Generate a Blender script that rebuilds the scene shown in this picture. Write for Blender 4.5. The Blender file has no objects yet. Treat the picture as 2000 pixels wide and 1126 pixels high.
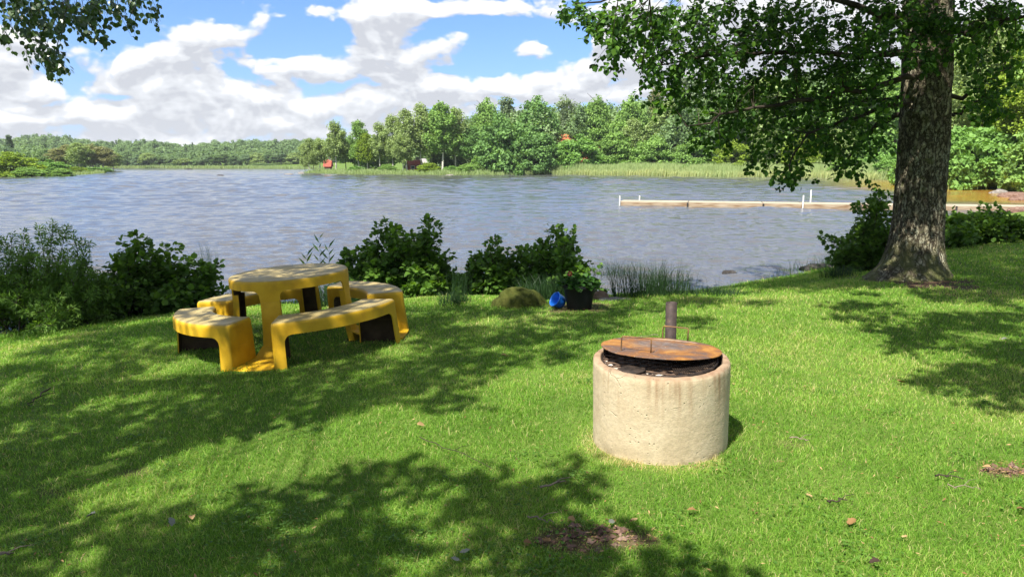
import bpy, math, random
import numpy as np
from mathutils import Vector, Matrix

R = math.radians
sc = bpy.context.scene
col = sc.collection
rng = np.random.default_rng(7)
random.seed(7)

# ------------------------------------------------------------------ camera
F, CX, CY = 1440.0, 1000.0, 563.0          # focal length and centre, in pixels of the 2000 px photograph
PITCH = R(9.58)
EYE = np.array([0.0, 0.0, 1.6])
cam_d = bpy.data.cameras.new('camera')
cam_d.sensor_width = 36.0
cam_d.lens = F / 2000 * 36
cam_d.clip_start = 0.05
cam_d.clip_end = 20000
cam = bpy.data.objects.new('camera', cam_d)
cam.location = EYE
cam.rotation_euler = (math.pi / 2 - PITCH, 0, 0)
col.objects.link(cam)
sc.camera = cam

# ------------------------------------------------------------------ light
SUN_TRAVEL = np.array([0.37, 0.54, -1.0])   # how far a shadow runs per metre of height
sun_d = bpy.data.lights.new('sun', 'SUN')
sun_d.energy = 4.9
sun_d.angle = R(0.53)
sun_d.color = (1.0, 0.95, 0.86)
sun = bpy.data.objects.new('sun', sun_d)
sun.rotation_euler = Vector(SUN_TRAVEL).to_track_quat('-Z', 'Y').to_euler()
sun.location = (-5, -12, 20)
col.objects.link(sun)
SUN_EL = math.atan2(1.0, math.hypot(0.37, 0.54))
SUN_AZ = math.atan2(-0.37, -0.54)

sc.view_settings.view_transform = 'Standard'
sc.view_settings.look = 'None'
sc.view_settings.exposure = 1.25
sc.view_settings.gamma = 1.0
sc.view_settings.use_curve_mapping = False
sc.cycles.max_bounces = 8
sc.cycles.diffuse_bounces = 3
sc.cycles.glossy_bounces = 3
sc.cycles.transmission_bounces = 4
sc.cycles.transparent_max_bounces = 4
sc.cycles.caustics_reflective = False
sc.cycles.caustics_refractive = False
sc.cycles.sample_clamp_indirect = 4.0


class NT:
    """small helper for node trees"""
    def __init__(s, tree):
        s.t = tree
        s.n = tree.nodes
        s.n.clear()

    def node(s, typ, **kw):
        n = s.n.new(typ)
        for k, v in kw.items():
            setattr(n, k, v)
        return n

    def put(s, sock, v):
        if hasattr(v, 'is_linked') or isinstance(v, bpy.types.NodeSocket):
            s.t.links.new(v, sock)
        else:
            sock.default_value = v

    def math(s, op, a, b=0.0, c=0.0, clamp=False):
        n = s.node('ShaderNodeMath', operation=op, use_clamp=clamp)
        s.put(n.inputs[0], a); s.put(n.inputs[1], b); s.put(n.inputs[2], c)
        return n.outputs[0]

    def vmath(s, op, a, b=(0, 0, 0)):
        n = s.node('ShaderNodeVectorMath', operation=op)
        s.put(n.inputs[0], a); s.put(n.inputs[1], b)
        return n.outputs[0]

    def comb(s, x, y, z):
        n = s.node('ShaderNodeCombineXYZ')
        s.put(n.inputs[0], x); s.put(n.inputs[1], y); s.put(n.inputs[2], z)
        return n.outputs[0]

    def noise(s, vec, scale, detail=4.0, rough=0.5, dist=0.0):
        n = s.node('ShaderNodeTexNoise')
        s.put(n.inputs['Vector'], vec)
        n.inputs['Scale'].default_value = scale
        n.inputs['Detail'].default_value = detail
        n.inputs['Roughness'].default_value = rough
        n.inputs['Distortion'].default_value = dist
        return n.outputs['Fac']

    def ramp(s, fac, stops, interp='LINEAR'):
        n = s.node('ShaderNodeValToRGB')
        cr = n.color_ramp
        cr.interpolation = interp
        while len(cr.elements) < len(stops):
            cr.elements.new(0.5)
        for e, (p, c) in zip(cr.elements, stops):
            e.position = p
            e.color = (c[0], c[1], c[2], 1)
        s.put(n.inputs[0], fac)
        return n.outputs[0]

    def mixc(s, fac, a, b, mode='MIX'):
        n = s.node('ShaderNodeMix', data_type='RGBA', blend_type=mode)
        s.put(n.inputs[0], fac)
        for sock, v in ((n.inputs[6], a), (n.inputs[7], b)):
            if isinstance(v, tuple):
                sock.default_value = (v[0], v[1], v[2], 1)
            else:
                s.put(sock, v)
        return n.outputs[2]

    def maprange(s, v, a, b, c=0.0, d=1.0, smooth=True):
        n = s.node('ShaderNodeMapRange')
        n.interpolation_type = 'SMOOTHSTEP' if smooth else 'LINEAR'
        s.put(n.inputs[0], v)
        for i, q in enumerate((a, b, c, d)):
            n.inputs[i + 1].default_value = q
        return n.outputs[0]

    def bump(s, h, strength, dist, normal=None):
        n = s.node('ShaderNodeBump')
        n.inputs['Strength'].default_value = strength
        n.inputs['Distance'].default_value = dist
        s.put(n.inputs['Height'], h)
        if normal is not None:
            s.put(n.inputs['Normal'], normal)
        return n.outputs[0]


# ------------------------------------------------------------------ sky with cumulus clouds
world = bpy.data.worlds.new('World')
sc.world = world
world.use_nodes = True
w = NT(world.node_tree)
sky = w.node('ShaderNodeTexSky', sky_type='NISHITA')
sky.sun_disc = False
sky.sun_elevation = SUN_EL
sky.sun_rotation = SUN_AZ % (2 * math.pi)
sky.air_density = 1.0
sky.dust_density = 0.4
sky.ozone_density = 2.5
tc = w.node('ShaderNodeTexCoord')
sep = w.node('ShaderNodeSeparateXYZ')
w.put(sep.inputs[0], tc.outputs['Generated'])
gx, gy, gz_ = sep.outputs
az = w.math('ARCTAN2', gx, gy)                     # radians, right of straight ahead
el = w.math('ARCSINE', gz_)


def azel(px, py):
    d = np.array([px - CX, F * math.cos(PITCH) + (CY - py) * math.sin(PITCH), -F * math.sin(PITCH) + (CY - py) * math.cos(PITCH)])
    d /= np.linalg.norm(d)
    return math.atan2(d[0], d[1]), math.asin(d[2])


# cumulus heaps: centre, half width, half height (photo pixels), weight
HEAPS = [(350, 100, 120, 45, 0.8), (425, 52, 62, 34, 0.9), (255, 130, 60, 24, 0.75), (300, 165, 90, 22, 0.5), (630, 138, 85, 28, 0.85), (800, 100, 120, 34, 0.8),
         (735, 45, 50, 36, 0.95), (900, 12, 200, 26, 1.1), (530, 25, 36, 24, 0.75), (620, 20, 36, 20, 0.5), (985, 165, 115, 20, 0.85), (1150, 172, 100, 26, 0.85),
         (510, 205, 120, 24, 0.7), (700, 200, 80, 20, 0.8), (800, 172, 70, 16, 0.6), (120, 222, 110, 22, 0.8), (300, 208, 70, 14, 0.55), (430, 240, 130, 14, 0.7), (230, 252, 110, 9, 0.5), (40, 168, 42, 13, 0.75), (1035, 95, 36, 20, 0.75),
         (1190, 95, 45, 36, 0.75), (1300, 60, 150, 80, 0.9), (40, 95, 36, 34, 0.5), (330, 264, 36, 7, 0.5), (1500, 80, 200, 110, 0.8), (1900, 60, 200, 90, 0.8), (0, 240, 60, 16, 0.5),
         (-150, 130, 150, 60, 0.8), (2300, 80, 250, 100, 0.8), (600, 252, 100, 10, 0.5), (850, 205, 60, 16, 0.5)]
BLUES = [(570, 78, 42, 42, 0.9), (195, 50, 60, 50, 0.7), (120, 150, 70, 26, 0.8), (650, 180, 56, 15, 0.9), (640, 3, 50, 10, 0.5), (1110, 78, 40, 26, 0.8),
         (350, 231, 46, 15, 0.75), (950, 122, 66, 20, 0.9), (1055, 62, 60, 14, 0.7), (480, 140, 24, 45, 0.6), (60, 192, 70, 6, 0.5), (455, 10, 30, 20, 0.5), (215, 180, 40, 8, 0.4), (860, 135, 30, 10, 0.4)]


def field(lift):
    """cloud density at the view direction, looked up `lift` radians higher"""
    e2 = w.math('ADD', el, lift)
    v = w.comb(az, w.math('MULTIPLY', e2, 2.0), 0.0)
    warp = w.node('ShaderNodeTexNoise')
    w.put(warp.inputs['Vector'], v)
    warp.inputs['Scale'].default_value = 7.0
    warp.inputs['Detail'].default_value = 3.0
    wv = w.vmath('MULTIPLY', w.vmath('SUBTRACT', warp.outputs['Color'], (0.5, 0.5, 0.5)), (0.10, 0.07, 0))
    sw = w.node('ShaderNodeSeparateXYZ')
    w.put(sw.inputs[0], wv)
    a2 = w.math('ADD', az, sw.outputs[0])
    e3 = w.math('ADD', e2, sw.outputs[1])
    tot = 0.0
    for lst, sign in ((HEAPS, 1), (BLUES, -1)):
        for cx, cy, rx, ry, k in lst:
            if k == 0:
                continue
            a0, e0 = azel(cx, cy)
            dx = w.math('MULTIPLY', w.math('SUBTRACT', a2, a0), F / rx)
            dy = w.math('MULTIPLY', w.math('SUBTRACT', e3, e0), F / ry)
            r2 = w.math('ADD', w.math('MULTIPLY', dx, dx), w.math('MULTIPLY', dy, dy))
            g = w.math('MULTIPLY', w.math('POWER', 2.718, w.math('MULTIPLY', r2, -0.9)), sign * k)
            tot = w.math('ADD', tot, g)
    # away from the part of the sky the photograph shows the clouds are scattered by noise alone
    far = w.maprange(w.math('ABSOLUTE', az), 0.75, 1.1)
    hi = w.maprange(el, 0.26, 0.42)
    away = w.math('MAXIMUM', far, hi)
    big = w.noise(v, 2.6, 2.0)
    tot = w.math('ADD', w.math('MULTIPLY', tot, w.math('SUBTRACT', 1.0, away)), w.math('MULTIPLY', w.math('MULTIPLY', big, 1.2), away))
    band = w.math('MULTIPLY', w.math('SUBTRACT', w.maprange(el, 0.17, 0.075), w.maprange(el, 0.03, 0.0, 0.0, 0.2)), 0.55)
    tot = w.math('ADD', tot, w.math('MULTIPLY', band, w.math('SUBTRACT', 1.0, away)))
    vor = w.node('ShaderNodeTexVoronoi', feature='F1', voronoi_dimensions='2D')
    w.put(vor.inputs['Vector'], w.comb(a2, w.math('MULTIPLY', e3, 1.35), 0.0))
    vor.inputs['Scale'].default_value = 19.0
    vor.inputs['Detail'].default_value = 2.0
    vor.inputs['Roughness'].default_value = 0.55
    vor.inputs['Lacunarity'].default_value = 2.2
    vor.normalize = True
    n1 = w.math('ADD', w.math('MULTIPLY', w.noise(v, 17.0, 9.0, 0.56), 0.62), w.math('SUBTRACT', 0.40, w.math('MULTIPLY', vor.outputs['Distance'], 0.80)))
    tot = w.math('MINIMUM', tot, 1.15)
    return w.math('ADD', tot, w.math('MULTIPLY', w.math('SUBTRACT', n1, 0.5), 2.3))


d0 = field(0.0)
d1 = field(0.016)
mask = w.maprange(d0, 0.27, 0.66)
puff = w.noise(w.comb(az, w.math('MULTIPLY', el, 1.9), 0.3), 20.0, 6.0, 0.6)
lit = w.math('ADD', 0.43, w.math('MULTIPLY', w.math('SUBTRACT', d0, d1), 1.15))
lit = w.math('SUBTRACT', lit, w.math('MULTIPLY', w.maprange(d1, 0.5, 1.5), 0.26))
lit = w.math('ADD', lit, w.math('MULTIPLY', w.math('SUBTRACT', puff, 0.5), 0.9), clamp=True)
ccol = w.ramp(lit, [(0.0, (0.67, 0.69, 0.74)), (0.30, (0.80, 0.82, 0.86)), (0.6, (0.90, 0.92, 0.96)), (0.85, (1.08, 1.08, 1.08))])
bg_sky = w.node('ShaderNodeBackground')
tint = w.ramp(w.maprange(el, 0.0, 0.24, smooth=False), [(0.0, (0.66, 0.75, 1.18)), (0.35, (0.66, 0.82, 1.18)), (1.0, (0.68, 0.90, 1.18))])
skyc = w.mixc(1.0, sky.outputs[0], tint, 'MULTIPLY')
w.put(bg_sky.inputs[0], skyc)
bg_sky.inputs[1].default_value = 0.068
bg_cl = w.node('ShaderNodeBackground')
w.put(bg_cl.inputs[0], ccol)
bg_cl.inputs[1].default_value = 0.43
mx = w.node('ShaderNodeMixShader')
w.put(mx.inputs[0], w.math('MULTIPLY', mask, 0.97))
w.put(mx.inputs[1], bg_sky.outputs[0])
w.put(mx.inputs[2], bg_cl.outputs[0])
wo = w.node('ShaderNodeOutputWorld')
w.put(wo.inputs[0], mx.outputs[0])

# ------------------------------------------------------------------ geometry helpers
CP, SP = math.cos(PITCH), math.sin(PITCH)
WATER = -0.85


def ray(px, py):
    return np.array([px - CX, F * CP + (CY - py) * SP, -F * SP + (CY - py) * CP]) / F


def at_z(px, py, z):
    d = ray(px, py)
    return EYE + d * ((z - EYE[2]) / d[2])


def at_y(px, py, y):
    d = ray(px, py)
    return EYE + d * (y / d[1])


def hash2(ix, iy, seed):
    h = (ix.astype(np.int64) * 374761393 + iy.astype(np.int64) * 668265263 + seed * 2147483647) & 0xffffffff
    h = ((h ^ (h >> 13)) * 1274126177) & 0xffffffff
    return ((h ^ (h >> 16)) & 0xffff) / 65535.0


def vnoise(x, y, seed=0):
    x = np.asarray(x, float); y = np.asarray(y, float)
    ix = np.floor(x); iy = np.floor(y)
    fx = x - ix; fy = y - iy
    fx = fx * fx * (3 - 2 * fx); fy = fy * fy * (3 - 2 * fy)
    a = hash2(ix, iy, seed); b = hash2(ix + 1, iy, seed); c = hash2(ix, iy + 1, seed); d = hash2(ix + 1, iy + 1, seed)
    return (a * (1 - fx) + b * fx) * (1 - fy) + (c * (1 - fx) + d * fx) * fy


def fbm(x, y, seed=0, oct=4):
    s = 0; a = 0.5; t = 0
    for k in range(oct):
        s = s + a * vnoise(x * 2 ** k, y * 2 ** k, seed + k * 17)
        t += a
        a *= 0.5
    return s / t


# outline of the lake, in metres, anticlockwise from the near shore on the left
LAKE = np.array([(-300, -20), (-60, -4), (-25, 5), (-14, 7.6), (-9.6, 9.6), (-7.7, 10.9), (-6.4, 12.0), (-5.4, 12.9), (-2.8, 13.1), (-1.0, 13.5),
                 (1.0, 13.3), (3.2, 13.9), (5.15, 15.3), (7.2, 17.2), (8.6, 18.9), (10.5, 22), (14, 27), (20, 32.5), (26, 37), (29.5, 40),
                 (33, 46), (36, 52), (41, 58), (46.5, 64), (46, 69), (42, 71), (45, 80), (55, 104), (57, 115), (54.5, 131), (39, 141), (20, 158), (6, 168), (-14.4, 160), (-36.7, 174),
                 (-54.4, 196), (-50, 213), (-40, 250), (-55, 310), (-88, 350), (-140, 400), (-190, 430), (-236, 444), (-190, 330), (-140, 250), (-113, 206), (-104, 185),
                 (-98, 167), (-96, 139), (-150, 122), (-260, 90)], float)


def lake_sd(x, y):
    """signed distance to the lake's edge: positive on land"""
    x = np.atleast_1d(np.asarray(x, float)); y = np.atleast_1d(np.asarray(y, float))
    out = np.empty_like(x)
    A = LAKE; B = np.roll(LAKE, -1, 0)
    for s in range(0, len(x), 40000):
        px = x[s:s + 40000, None]; py = y[s:s + 40000, None]
        ex = B[:, 0] - A[:, 0]; ey = B[:, 1] - A[:, 1]
        t = np.clip(((px - A[:, 0]) * ex + (py - A[:, 1]) * ey) / (ex * ex + ey * ey), 0, 1)
        d = np.sqrt((px - A[:, 0] - t * ex) ** 2 + (py - A[:, 1] - t * ey) ** 2).min(1)
        cond = (A[:, 1] > py) != (B[:, 1] > py)
        with np.errstate(divide='ignore', invalid='ignore'):
            xi = A[:, 0] + (py - A[:, 1]) * ex / np.where(ey == 0, 1e-9, ey)
        inside = ((cond & (px < xi)).sum(1) % 2) == 1
        out[s:s + 40000] = np.where(inside, -d, d)
    return out


def smooth(t):
    t = np.clip(t, 0, 1)
    return t * t * (3 - 2 * t)


def gz(x, y, detail=True):
    """height of the ground"""
    x = np.atleast_1d(np.asarray(x, float)); y = np.atleast_1d(np.asarray(y, float))
    sd = lake_sd(x, y)
    r = np.hypot(x, y)
    wob = (fbm(x * 0.5, y * 0.5, 5) - 0.5) * 0.9
    sdw = sd + np.where(r < 60, wob, wob * 4)
    near = 0.0375 * x - 0.0225 * np.sqrt(x * x + 2.25) + 0.034 - 0.012 * np.clip(y, -20, 25)
    near = np.clip(near, -0.7, 0.6)
    if detail:
        near = near + (fbm(x * 1.1, y * 1.1, 3) - 0.5) * 0.05
    far = WATER + 0.35 + np.minimum(0.045 * np.maximum(sd - 6, 0), 16) + (fbm(x * 0.02, y * 0.02, 9) - 0.5) * np.clip(sd - 30, 0, 60) * 0.06
    k = smooth((r - 28) / 25)
    land = near * (1 - k) + far * k
    W = 5.2 * (1 - k) + 4.0 * k
    t = np.sin(np.clip(sdw / W, 0, 1) * math.pi / 2)
    zl = (WATER - 0.06) * (1 - t) + land * t
    zw = WATER - 0.06 - np.minimum(2.5, 0.16 * np.maximum(-sdw, 0))
    return np.where(sdw > 0, zl, zw)


def gz1(x, y):
    return float(gz([x], [y])[0])


def on_ground(px, py):
    d = ray(px, py)
    ts = np.geomspace(1.5, 400, 1500)
    P = EYE[None] + d[None] * ts[:, None]
    h = P[:, 2] - gz(P[:, 0], P[:, 1])
    i = int(np.argmax(h < 0))
    a, b = h[i - 1], h[i]
    f = a / (a - b)
    q = P[i - 1] * (1 - f) + P[i] * f
    return q


def ground_many(PX, PY):
    """ground points under many pixels (plane by plane refinement)"""
    PX = np.asarray(PX, float); PY = np.asarray(PY, float)
    d = np.stack([PX - CX, F * CP + (CY - PY) * SP, -F * SP + (CY - PY) * CP], 1) / F
    z = np.full(len(PX), -0.1)
    for _ in range(6):
        t = (z - EYE[2]) / np.minimum(d[:, 2], -0.02)
        P = EYE + d * t[:, None]
        z = 0.5 * z + 0.5 * gz(P[:, 0], P[:, 1])
    t = (z - EYE[2]) / np.minimum(d[:, 2], -0.02)
    return EYE + d * t[:, None]


def link(name, me, mat=None, parent=None):
    o = bpy.data.objects.new(name, me)
    col.objects.link(o)
    if mat is not None and len(me.materials) == 0:
        for m in (mat if isinstance(mat, (list, tuple)) else [mat]):
            me.materials.append(m)
    if parent is not None:
        o.parent = parent
    return o


def tag(o, label=None, cat=None, group=None, kind=None):
    if label: o['label'] = label
    if cat: o['category'] = cat
    if group: o['group'] = group
    if kind: o['kind'] = kind
    return o


def thing(name, loc, label, cat, group=None, rz=0.0, scale=None):
    o = bpy.data.objects.new(name, None)
    o.empty_display_size = 0.2
    col.objects.link(o)
    o.location = tuple(float(v) for v in loc)
    o.rotation_euler = (0, 0, rz)
    if scale is not None:
        o.scale = scale
    return tag(o, label, cat, group)


def mesh_np(name, V, faces_flat, nverts_per_face, smooth_=False, attrs=None):
    """V (n,3); faces_flat int array; nverts_per_face int array"""
    me = bpy.data.meshes.new(name)
    V = np.ascontiguousarray(V, np.float32)
    me.vertices.add(len(V))
    me.vertices.foreach_set('co', V.ravel())
    me.loops.add(len(faces_flat))
    me.loops.foreach_set('vertex_index', np.ascontiguousarray(faces_flat, np.int32))
    nf = len(nverts_per_face)
    me.polygons.add(nf)
    st = np.concatenate([[0], np.cumsum(nverts_per_face)[:-1]]).astype(np.int32)
    me.polygons.foreach_set('loop_start', st)
    me.polygons.foreach_set('use_smooth', np.full(nf, smooth_, bool))
    for k, a in (attrs or {}).items():
        at = me.attributes.new(k, 'FLOAT', 'POINT')
        at.data.foreach_set('value', np.ascontiguousarray(a, np.float32))
    me.update(calc_edges=True)
    return me


def grid_mesh(name, P, smooth_=True, wrap=False, attrs=None):
    """P (m,n,3) grid of points"""
    m, n = P.shape[:2]
    idx = np.arange(m * n).reshape(m, n)
    if wrap:
        idx2 = np.concatenate([idx, idx[:, :1]], 1)
    else:
        idx2 = idx
    q = np.stack([idx2[:-1, :-1], idx2[:-1, 1:], idx2[1:, 1:], idx2[1:, :-1]], -1).reshape(-1, 4)
    return mesh_np(name, P.reshape(-1, 3), q.ravel(), np.full(len(q), 4), smooth_, attrs)


ALDER_LEAF = (np.array([(0, 0, 0), (-.36, .2, .07), (-.46, .6, .09), (0, 1, -.06), (.46, .6, .09), (.36, .2, .07), (0, .5, -.02)], float),
              [(0, 5, 6), (5, 4, 6), (4, 3, 6), (3, 2, 6), (2, 1, 6), (1, 0, 6)])
NARROW_LEAF = (np.array([(0, 0, 0), (-.16, .4, .04), (0, 1, -.05), (.16, .4, .04)], float), [(0, 3, 2), (0, 2, 1)])
CARD = (np.array([(0, 0, 0), (-.45, .45, .1), (0, 1, 0), (.45, .45, .1)], float), [(0, 3, 2), (0, 2, 1)])


def leaf_arrays(P, D, N, S, tmpl):
    """placed copies of a leaf: P base, D growth direction, N facing, S size"""
    tv, tf = tmpl
    D = D / (np.linalg.norm(D, axis=1, keepdims=True) + 1e-9)
    X = np.cross(D, N)
    X /= np.linalg.norm(X, axis=1, keepdims=True) + 1e-9
    Z = np.cross(X, D)
    V = (P[:, None] + S[:, None, None] * (tv[None, :, 0:1] * X[:, None] + tv[None, :, 1:2] * D[:, None] + tv[None, :, 2:3] * Z[:, None]))
    nt = len(tv)
    ft = np.array(tf).ravel()
    faces = (np.arange(len(P))[:, None] * nt + ft[None]).ravel()
    nper = np.tile([len(f) for f in tf], len(P))
    return V.reshape(-1, 3), faces, nper


def leaf_mesh(name, P, D, N, S, tmpl, tint=None):
    V, f, n = leaf_arrays(P, D, N, S, tmpl)
    if tint is None:
        tint = rng.random(len(P))
    return mesh_np(name, V, f, n, False, {'tint': np.repeat(tint, len(tmpl[0]))})


def unit(n, g=None):
    v = (g or rng).normal(size=(n, 3))
    return v / np.linalg.norm(v, axis=1, keepdims=True)


def tubes_mesh(name, lines, sides=6):
    """one mesh of tapering tubes; lines: list of (points, r_start, r_end)"""
    Vs = []; Fs = []; off = 0
    for pts, r0, r1 in lines:
        pts = np.asarray(pts, float)
        n = len(pts)
        tang = np.gradient(pts, axis=0)
        tang /= np.linalg.norm(tang, axis=1, keepdims=True) + 1e-9
        ref = np.array([0.3, 0.2, 0.93]) if abs(tang[:, 2]).mean() < 0.8 else np.array([1.0, 0.1, 0])
        X = np.cross(tang, ref); X /= np.linalg.norm(X, axis=1, keepdims=True) + 1e-9
        Y = np.cross(tang, X)
        rr = np.linspace(r0, r1, n)[:, None, None]
        a = np.arange(sides) / sides * 2 * math.pi
        ring = pts[:, None] + rr * (np.cos(a)[None, :, None] * X[:, None] + np.sin(a)[None, :, None] * Y[:, None])
        Vs.append(ring.reshape(-1, 3))
        idx = np.arange(n * sides).reshape(n, sides) + off
        nx = np.roll(idx, -1, 1)
        q = np.stack([idx[:-1], nx[:-1], nx[1:], idx[1:]], -1).reshape(-1, 4)
        Fs.append(q)
        off += n * sides
        tip = np.stack([idx[-1][k] for k in range(sides)])
        Fs.append(np.array([[tip[0], tip[1], tip[2], tip[3 % sides]]]) if sides == 4 else np.array([[tip[0], tip[k], tip[k + 1], tip[k + 1]] for k in range(1, sides - 1)]))
    V = np.concatenate(Vs)
    q = np.concatenate(Fs)
    tri = q[:, 2] == q[:, 3]
    f = np.concatenate([q[~tri].ravel(), q[tri][:, :3].ravel()])
    n = np.concatenate([np.full((~tri).sum(), 4), np.full(tri.sum(), 3)])
    return mesh_np(name, V, f, n, True)


def lathe(name, prof, seg=64):
    a = np.arange(seg) / seg * 2 * math.pi
    prof = np.asarray(prof, float)
    P = np.stack([prof[:, 0:1] * np.cos(a), prof[:, 0:1] * np.sin(a), np.repeat(prof[:, 1:2], seg, 1)], -1)
    return grid_mesh(name, P, True, True)


def fill_caps(me):
    import bmesh
    bm = bmesh.new(); bm.from_mesh(me)
    bmesh.ops.holes_fill(bm, edges=[e for e in bm.edges if e.is_boundary], sides=0)
    bmesh.ops.recalc_face_normals(bm, faces=bm.faces)
    bm.to_mesh(me); bm.free()
    return me


def blob(name, sx, sy, sz, seed, amp=0.25, n=40, freq=1.6):
    """lumpy stone or mound, flat on the underside"""
    th = np.linspace(0, math.pi, n); ph = np.arange(2 * n) / (2 * n) * 2 * math.pi
    T, Pp = np.meshgrid(th, ph, indexing='ij')
    x = np.sin(T) * np.cos(Pp); y = np.sin(T) * np.sin(Pp); z = np.cos(T)
    d = 1 + amp * (fbm(x * freq + 7 + z, y * freq + 3 - z * 1.3, seed) - 0.5) * 2
    P = np.stack([x * d * sx, y * d * sy, np.maximum(z * d, -0.25) * sz], -1)
    return fill_caps(grid_mesh(name, P[::-1], True, True))


# ------------------------------------------------------------------ materials
def material(name, build):
    m = bpy.data.materials.new(name)
    m.use_nodes = True
    t = NT(m.node_tree)
    sh = build(t)
    o = t.node('ShaderNodeOutputMaterial')
    t.put(o.inputs[0], sh)
    return m


def principled(t, color, rough=0.6, spec=0.5, normal=None, metal=0.0):
    p = t.node('ShaderNodeBsdfPrincipled')
    if isinstance(color, tuple):
        p.inputs['Base Color'].default_value = (*color, 1)
    else:
        t.put(p.inputs['Base Color'], color)
    t.put(p.inputs['Roughness'], rough)
    p.inputs['Specular IOR Level'].default_value = spec
    t.put(p.inputs['Metallic'], metal)
    if normal is not None:
        t.put(p.inputs['Normal'], normal)
    return p.outputs[0]


def leaf_mat(name, stops, transl=0.35, rough=0.55, spec=0.18, tcol=None):
    def b(t):
        at = t.node('ShaderNodeAttribute', attribute_name='tint')
        c = t.ramp(at.outputs['Fac'], stops)
        p = principled(t, c, rough, spec)
        tr = t.node('ShaderNodeBsdfTranslucent')
        t.put(tr.inputs[0], t.mixc(1.0, c, tcol or (1.5, 1.5, 0.6), 'MULTIPLY'))
        m = t.node('ShaderNodeMixShader')
        m.inputs[0].default_value = transl
        t.put(m.inputs[1], p); t.put(m.inputs[2], tr.outputs[0])
        return m.outputs[0]
    return material(name, b)


M = {}
M['leaf_alder'] = leaf_mat('alder leaf', [(0, (.018, .052, .009)), (.6, (.046, .118, .017)), (1, (.12, .24, .034))], .40)
M['leaf_shrub'] = leaf_mat('shrub leaf', [(0, (.036, .080, .012)), (.6, (.080, .165, .020)), (1, (.155, .265, .038))], .38)
M['leaf_willow'] = leaf_mat('willow leaf', [(0, (.058, .12, .018)), (.6, (.11, .21, .03)), (1, (.18, .29, .05))], .3)
M['leaf_canopy'] = leaf_mat('canopy leaf', [(0, (.018, .045, .012)), (1, (.05, .11, .022))], .22)
M['leaf_corner'] = leaf_mat('birch leaf overhead', [(0, (.020, .050, .016)), (1, (.065, .12, .03))], .2, .35, .6)
for k, (a, bb, c) in {'mid': ((0.1037, 0.1822, 0.0457), (0.1782, 0.3035, 0.0731), (0.2874, 0.452, 0.1147)), 'dark': ((0.0696, 0.1418, 0.0415), (0.1263, 0.2423, 0.0667), (0.2068, 0.3557, 0.1048)),
                      'birch': ((0.1435, 0.2014, 0.0697), (0.2269, 0.3064, 0.1067), (0.3349, 0.4362, 0.1685)), 'lime': ((.12, .18, .018), (.19, .28, .026), (.27, .37, .04)),
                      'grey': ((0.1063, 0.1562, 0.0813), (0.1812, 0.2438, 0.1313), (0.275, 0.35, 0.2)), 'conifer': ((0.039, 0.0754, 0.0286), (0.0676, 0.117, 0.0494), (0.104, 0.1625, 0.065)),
                      'far': ((0.1075, 0.1767, 0.0757), (0.1639, 0.2539, 0.1057), (0.2432, 0.347, 0.1533)), 'farblue': ((0.0943, 0.1645, 0.0943), (0.1571, 0.2429, 0.1307), (0.2371, 0.3306, 0.1826)),  # far foliage lightened and blued: distance haze put into the leaf colour
                      'fresh': ((0.0971, 0.1999, 0.0426), (0.1613, 0.3004, 0.067), (0.232, 0.4014, 0.0989)), 'tan': ((0.143, 0.154, 0.0605), (0.209, 0.22, 0.0935), (0.286, 0.297, 0.132))}.items():
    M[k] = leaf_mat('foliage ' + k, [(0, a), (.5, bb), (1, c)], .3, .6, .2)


def bark(name, base, dark, light, scale=1.0, ridge=0.02, moss=None):
    def b(t):
        tcn = t.node('ShaderNodeTexCoord')
        v = tcn.outputs['Object']
        wob = t.vmath('MULTIPLY', t.comb(t.noise(v, 5 * scale, 5, .65), t.noise(v, 6 * scale, 5, .65), t.noise(v, 4 * scale, 3)), (.22, .22, .3))
        sx = t.vmath('MULTIPLY', t.vmath('ADD', v, wob), (1, 1, 0.17))
        vo = t.node('ShaderNodeTexVoronoi', feature='DISTANCE_TO_EDGE')
        t.put(vo.inputs['Vector'], sx)
        vo.inputs['Scale'].default_value = 19 * scale
        vo2 = t.node('ShaderNodeTexVoronoi', feature='DISTANCE_TO_EDGE')
        t.put(vo2.inputs['Vector'], t.vmath('MULTIPLY', t.vmath('ADD', v, wob), (1, 1, 0.45)))
        vo2.inputs['Scale'].default_value = 34 * scale
        crack = t.math('MULTIPLY', t.maprange(vo.outputs[0], 0.0, 0.22), t.maprange(vo2.outputs[0], 0.0, 0.12, 0.55, 1.0))
        n = t.noise(v, 11 * scale, 8, .68)
        c = t.ramp(n, [(.3, dark), (.5, base), (.66, light)])
        lich = t.math('MULTIPLY', t.maprange(t.noise(v, 3.2, 5, .6), .46, .62), t.maprange(t.noise(v, 26, 4, .6), .42, .6))
        c = t.mixc(t.math('MULTIPLY', lich, .75), c, (.40, .41, .31))
        c = t.mixc(crack, dark, c)
        if moss:
            s = t.node('ShaderNodeSeparateXYZ'); t.put(s.inputs[0], v)
            low = t.maprange(s.outputs[2], 0.05, 0.75, 1.0, 0.0)
            f = t.math('MULTIPLY', low, t.maprange(t.noise(v, 5, 4), .38, .6))
            f = t.math('MAXIMUM', f, t.maprange(t.noise(v, 9, 5), .6, .7, 0, .55))
            c = t.mixc(f, c, moss)
        h = t.math('ADD', t.math('MULTIPLY', crack, 1.0), t.math('MULTIPLY', n, .6))
        return principled(t, c, .9, .15, t.bump(h, .9, ridge))
    return material(name, b)


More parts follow.
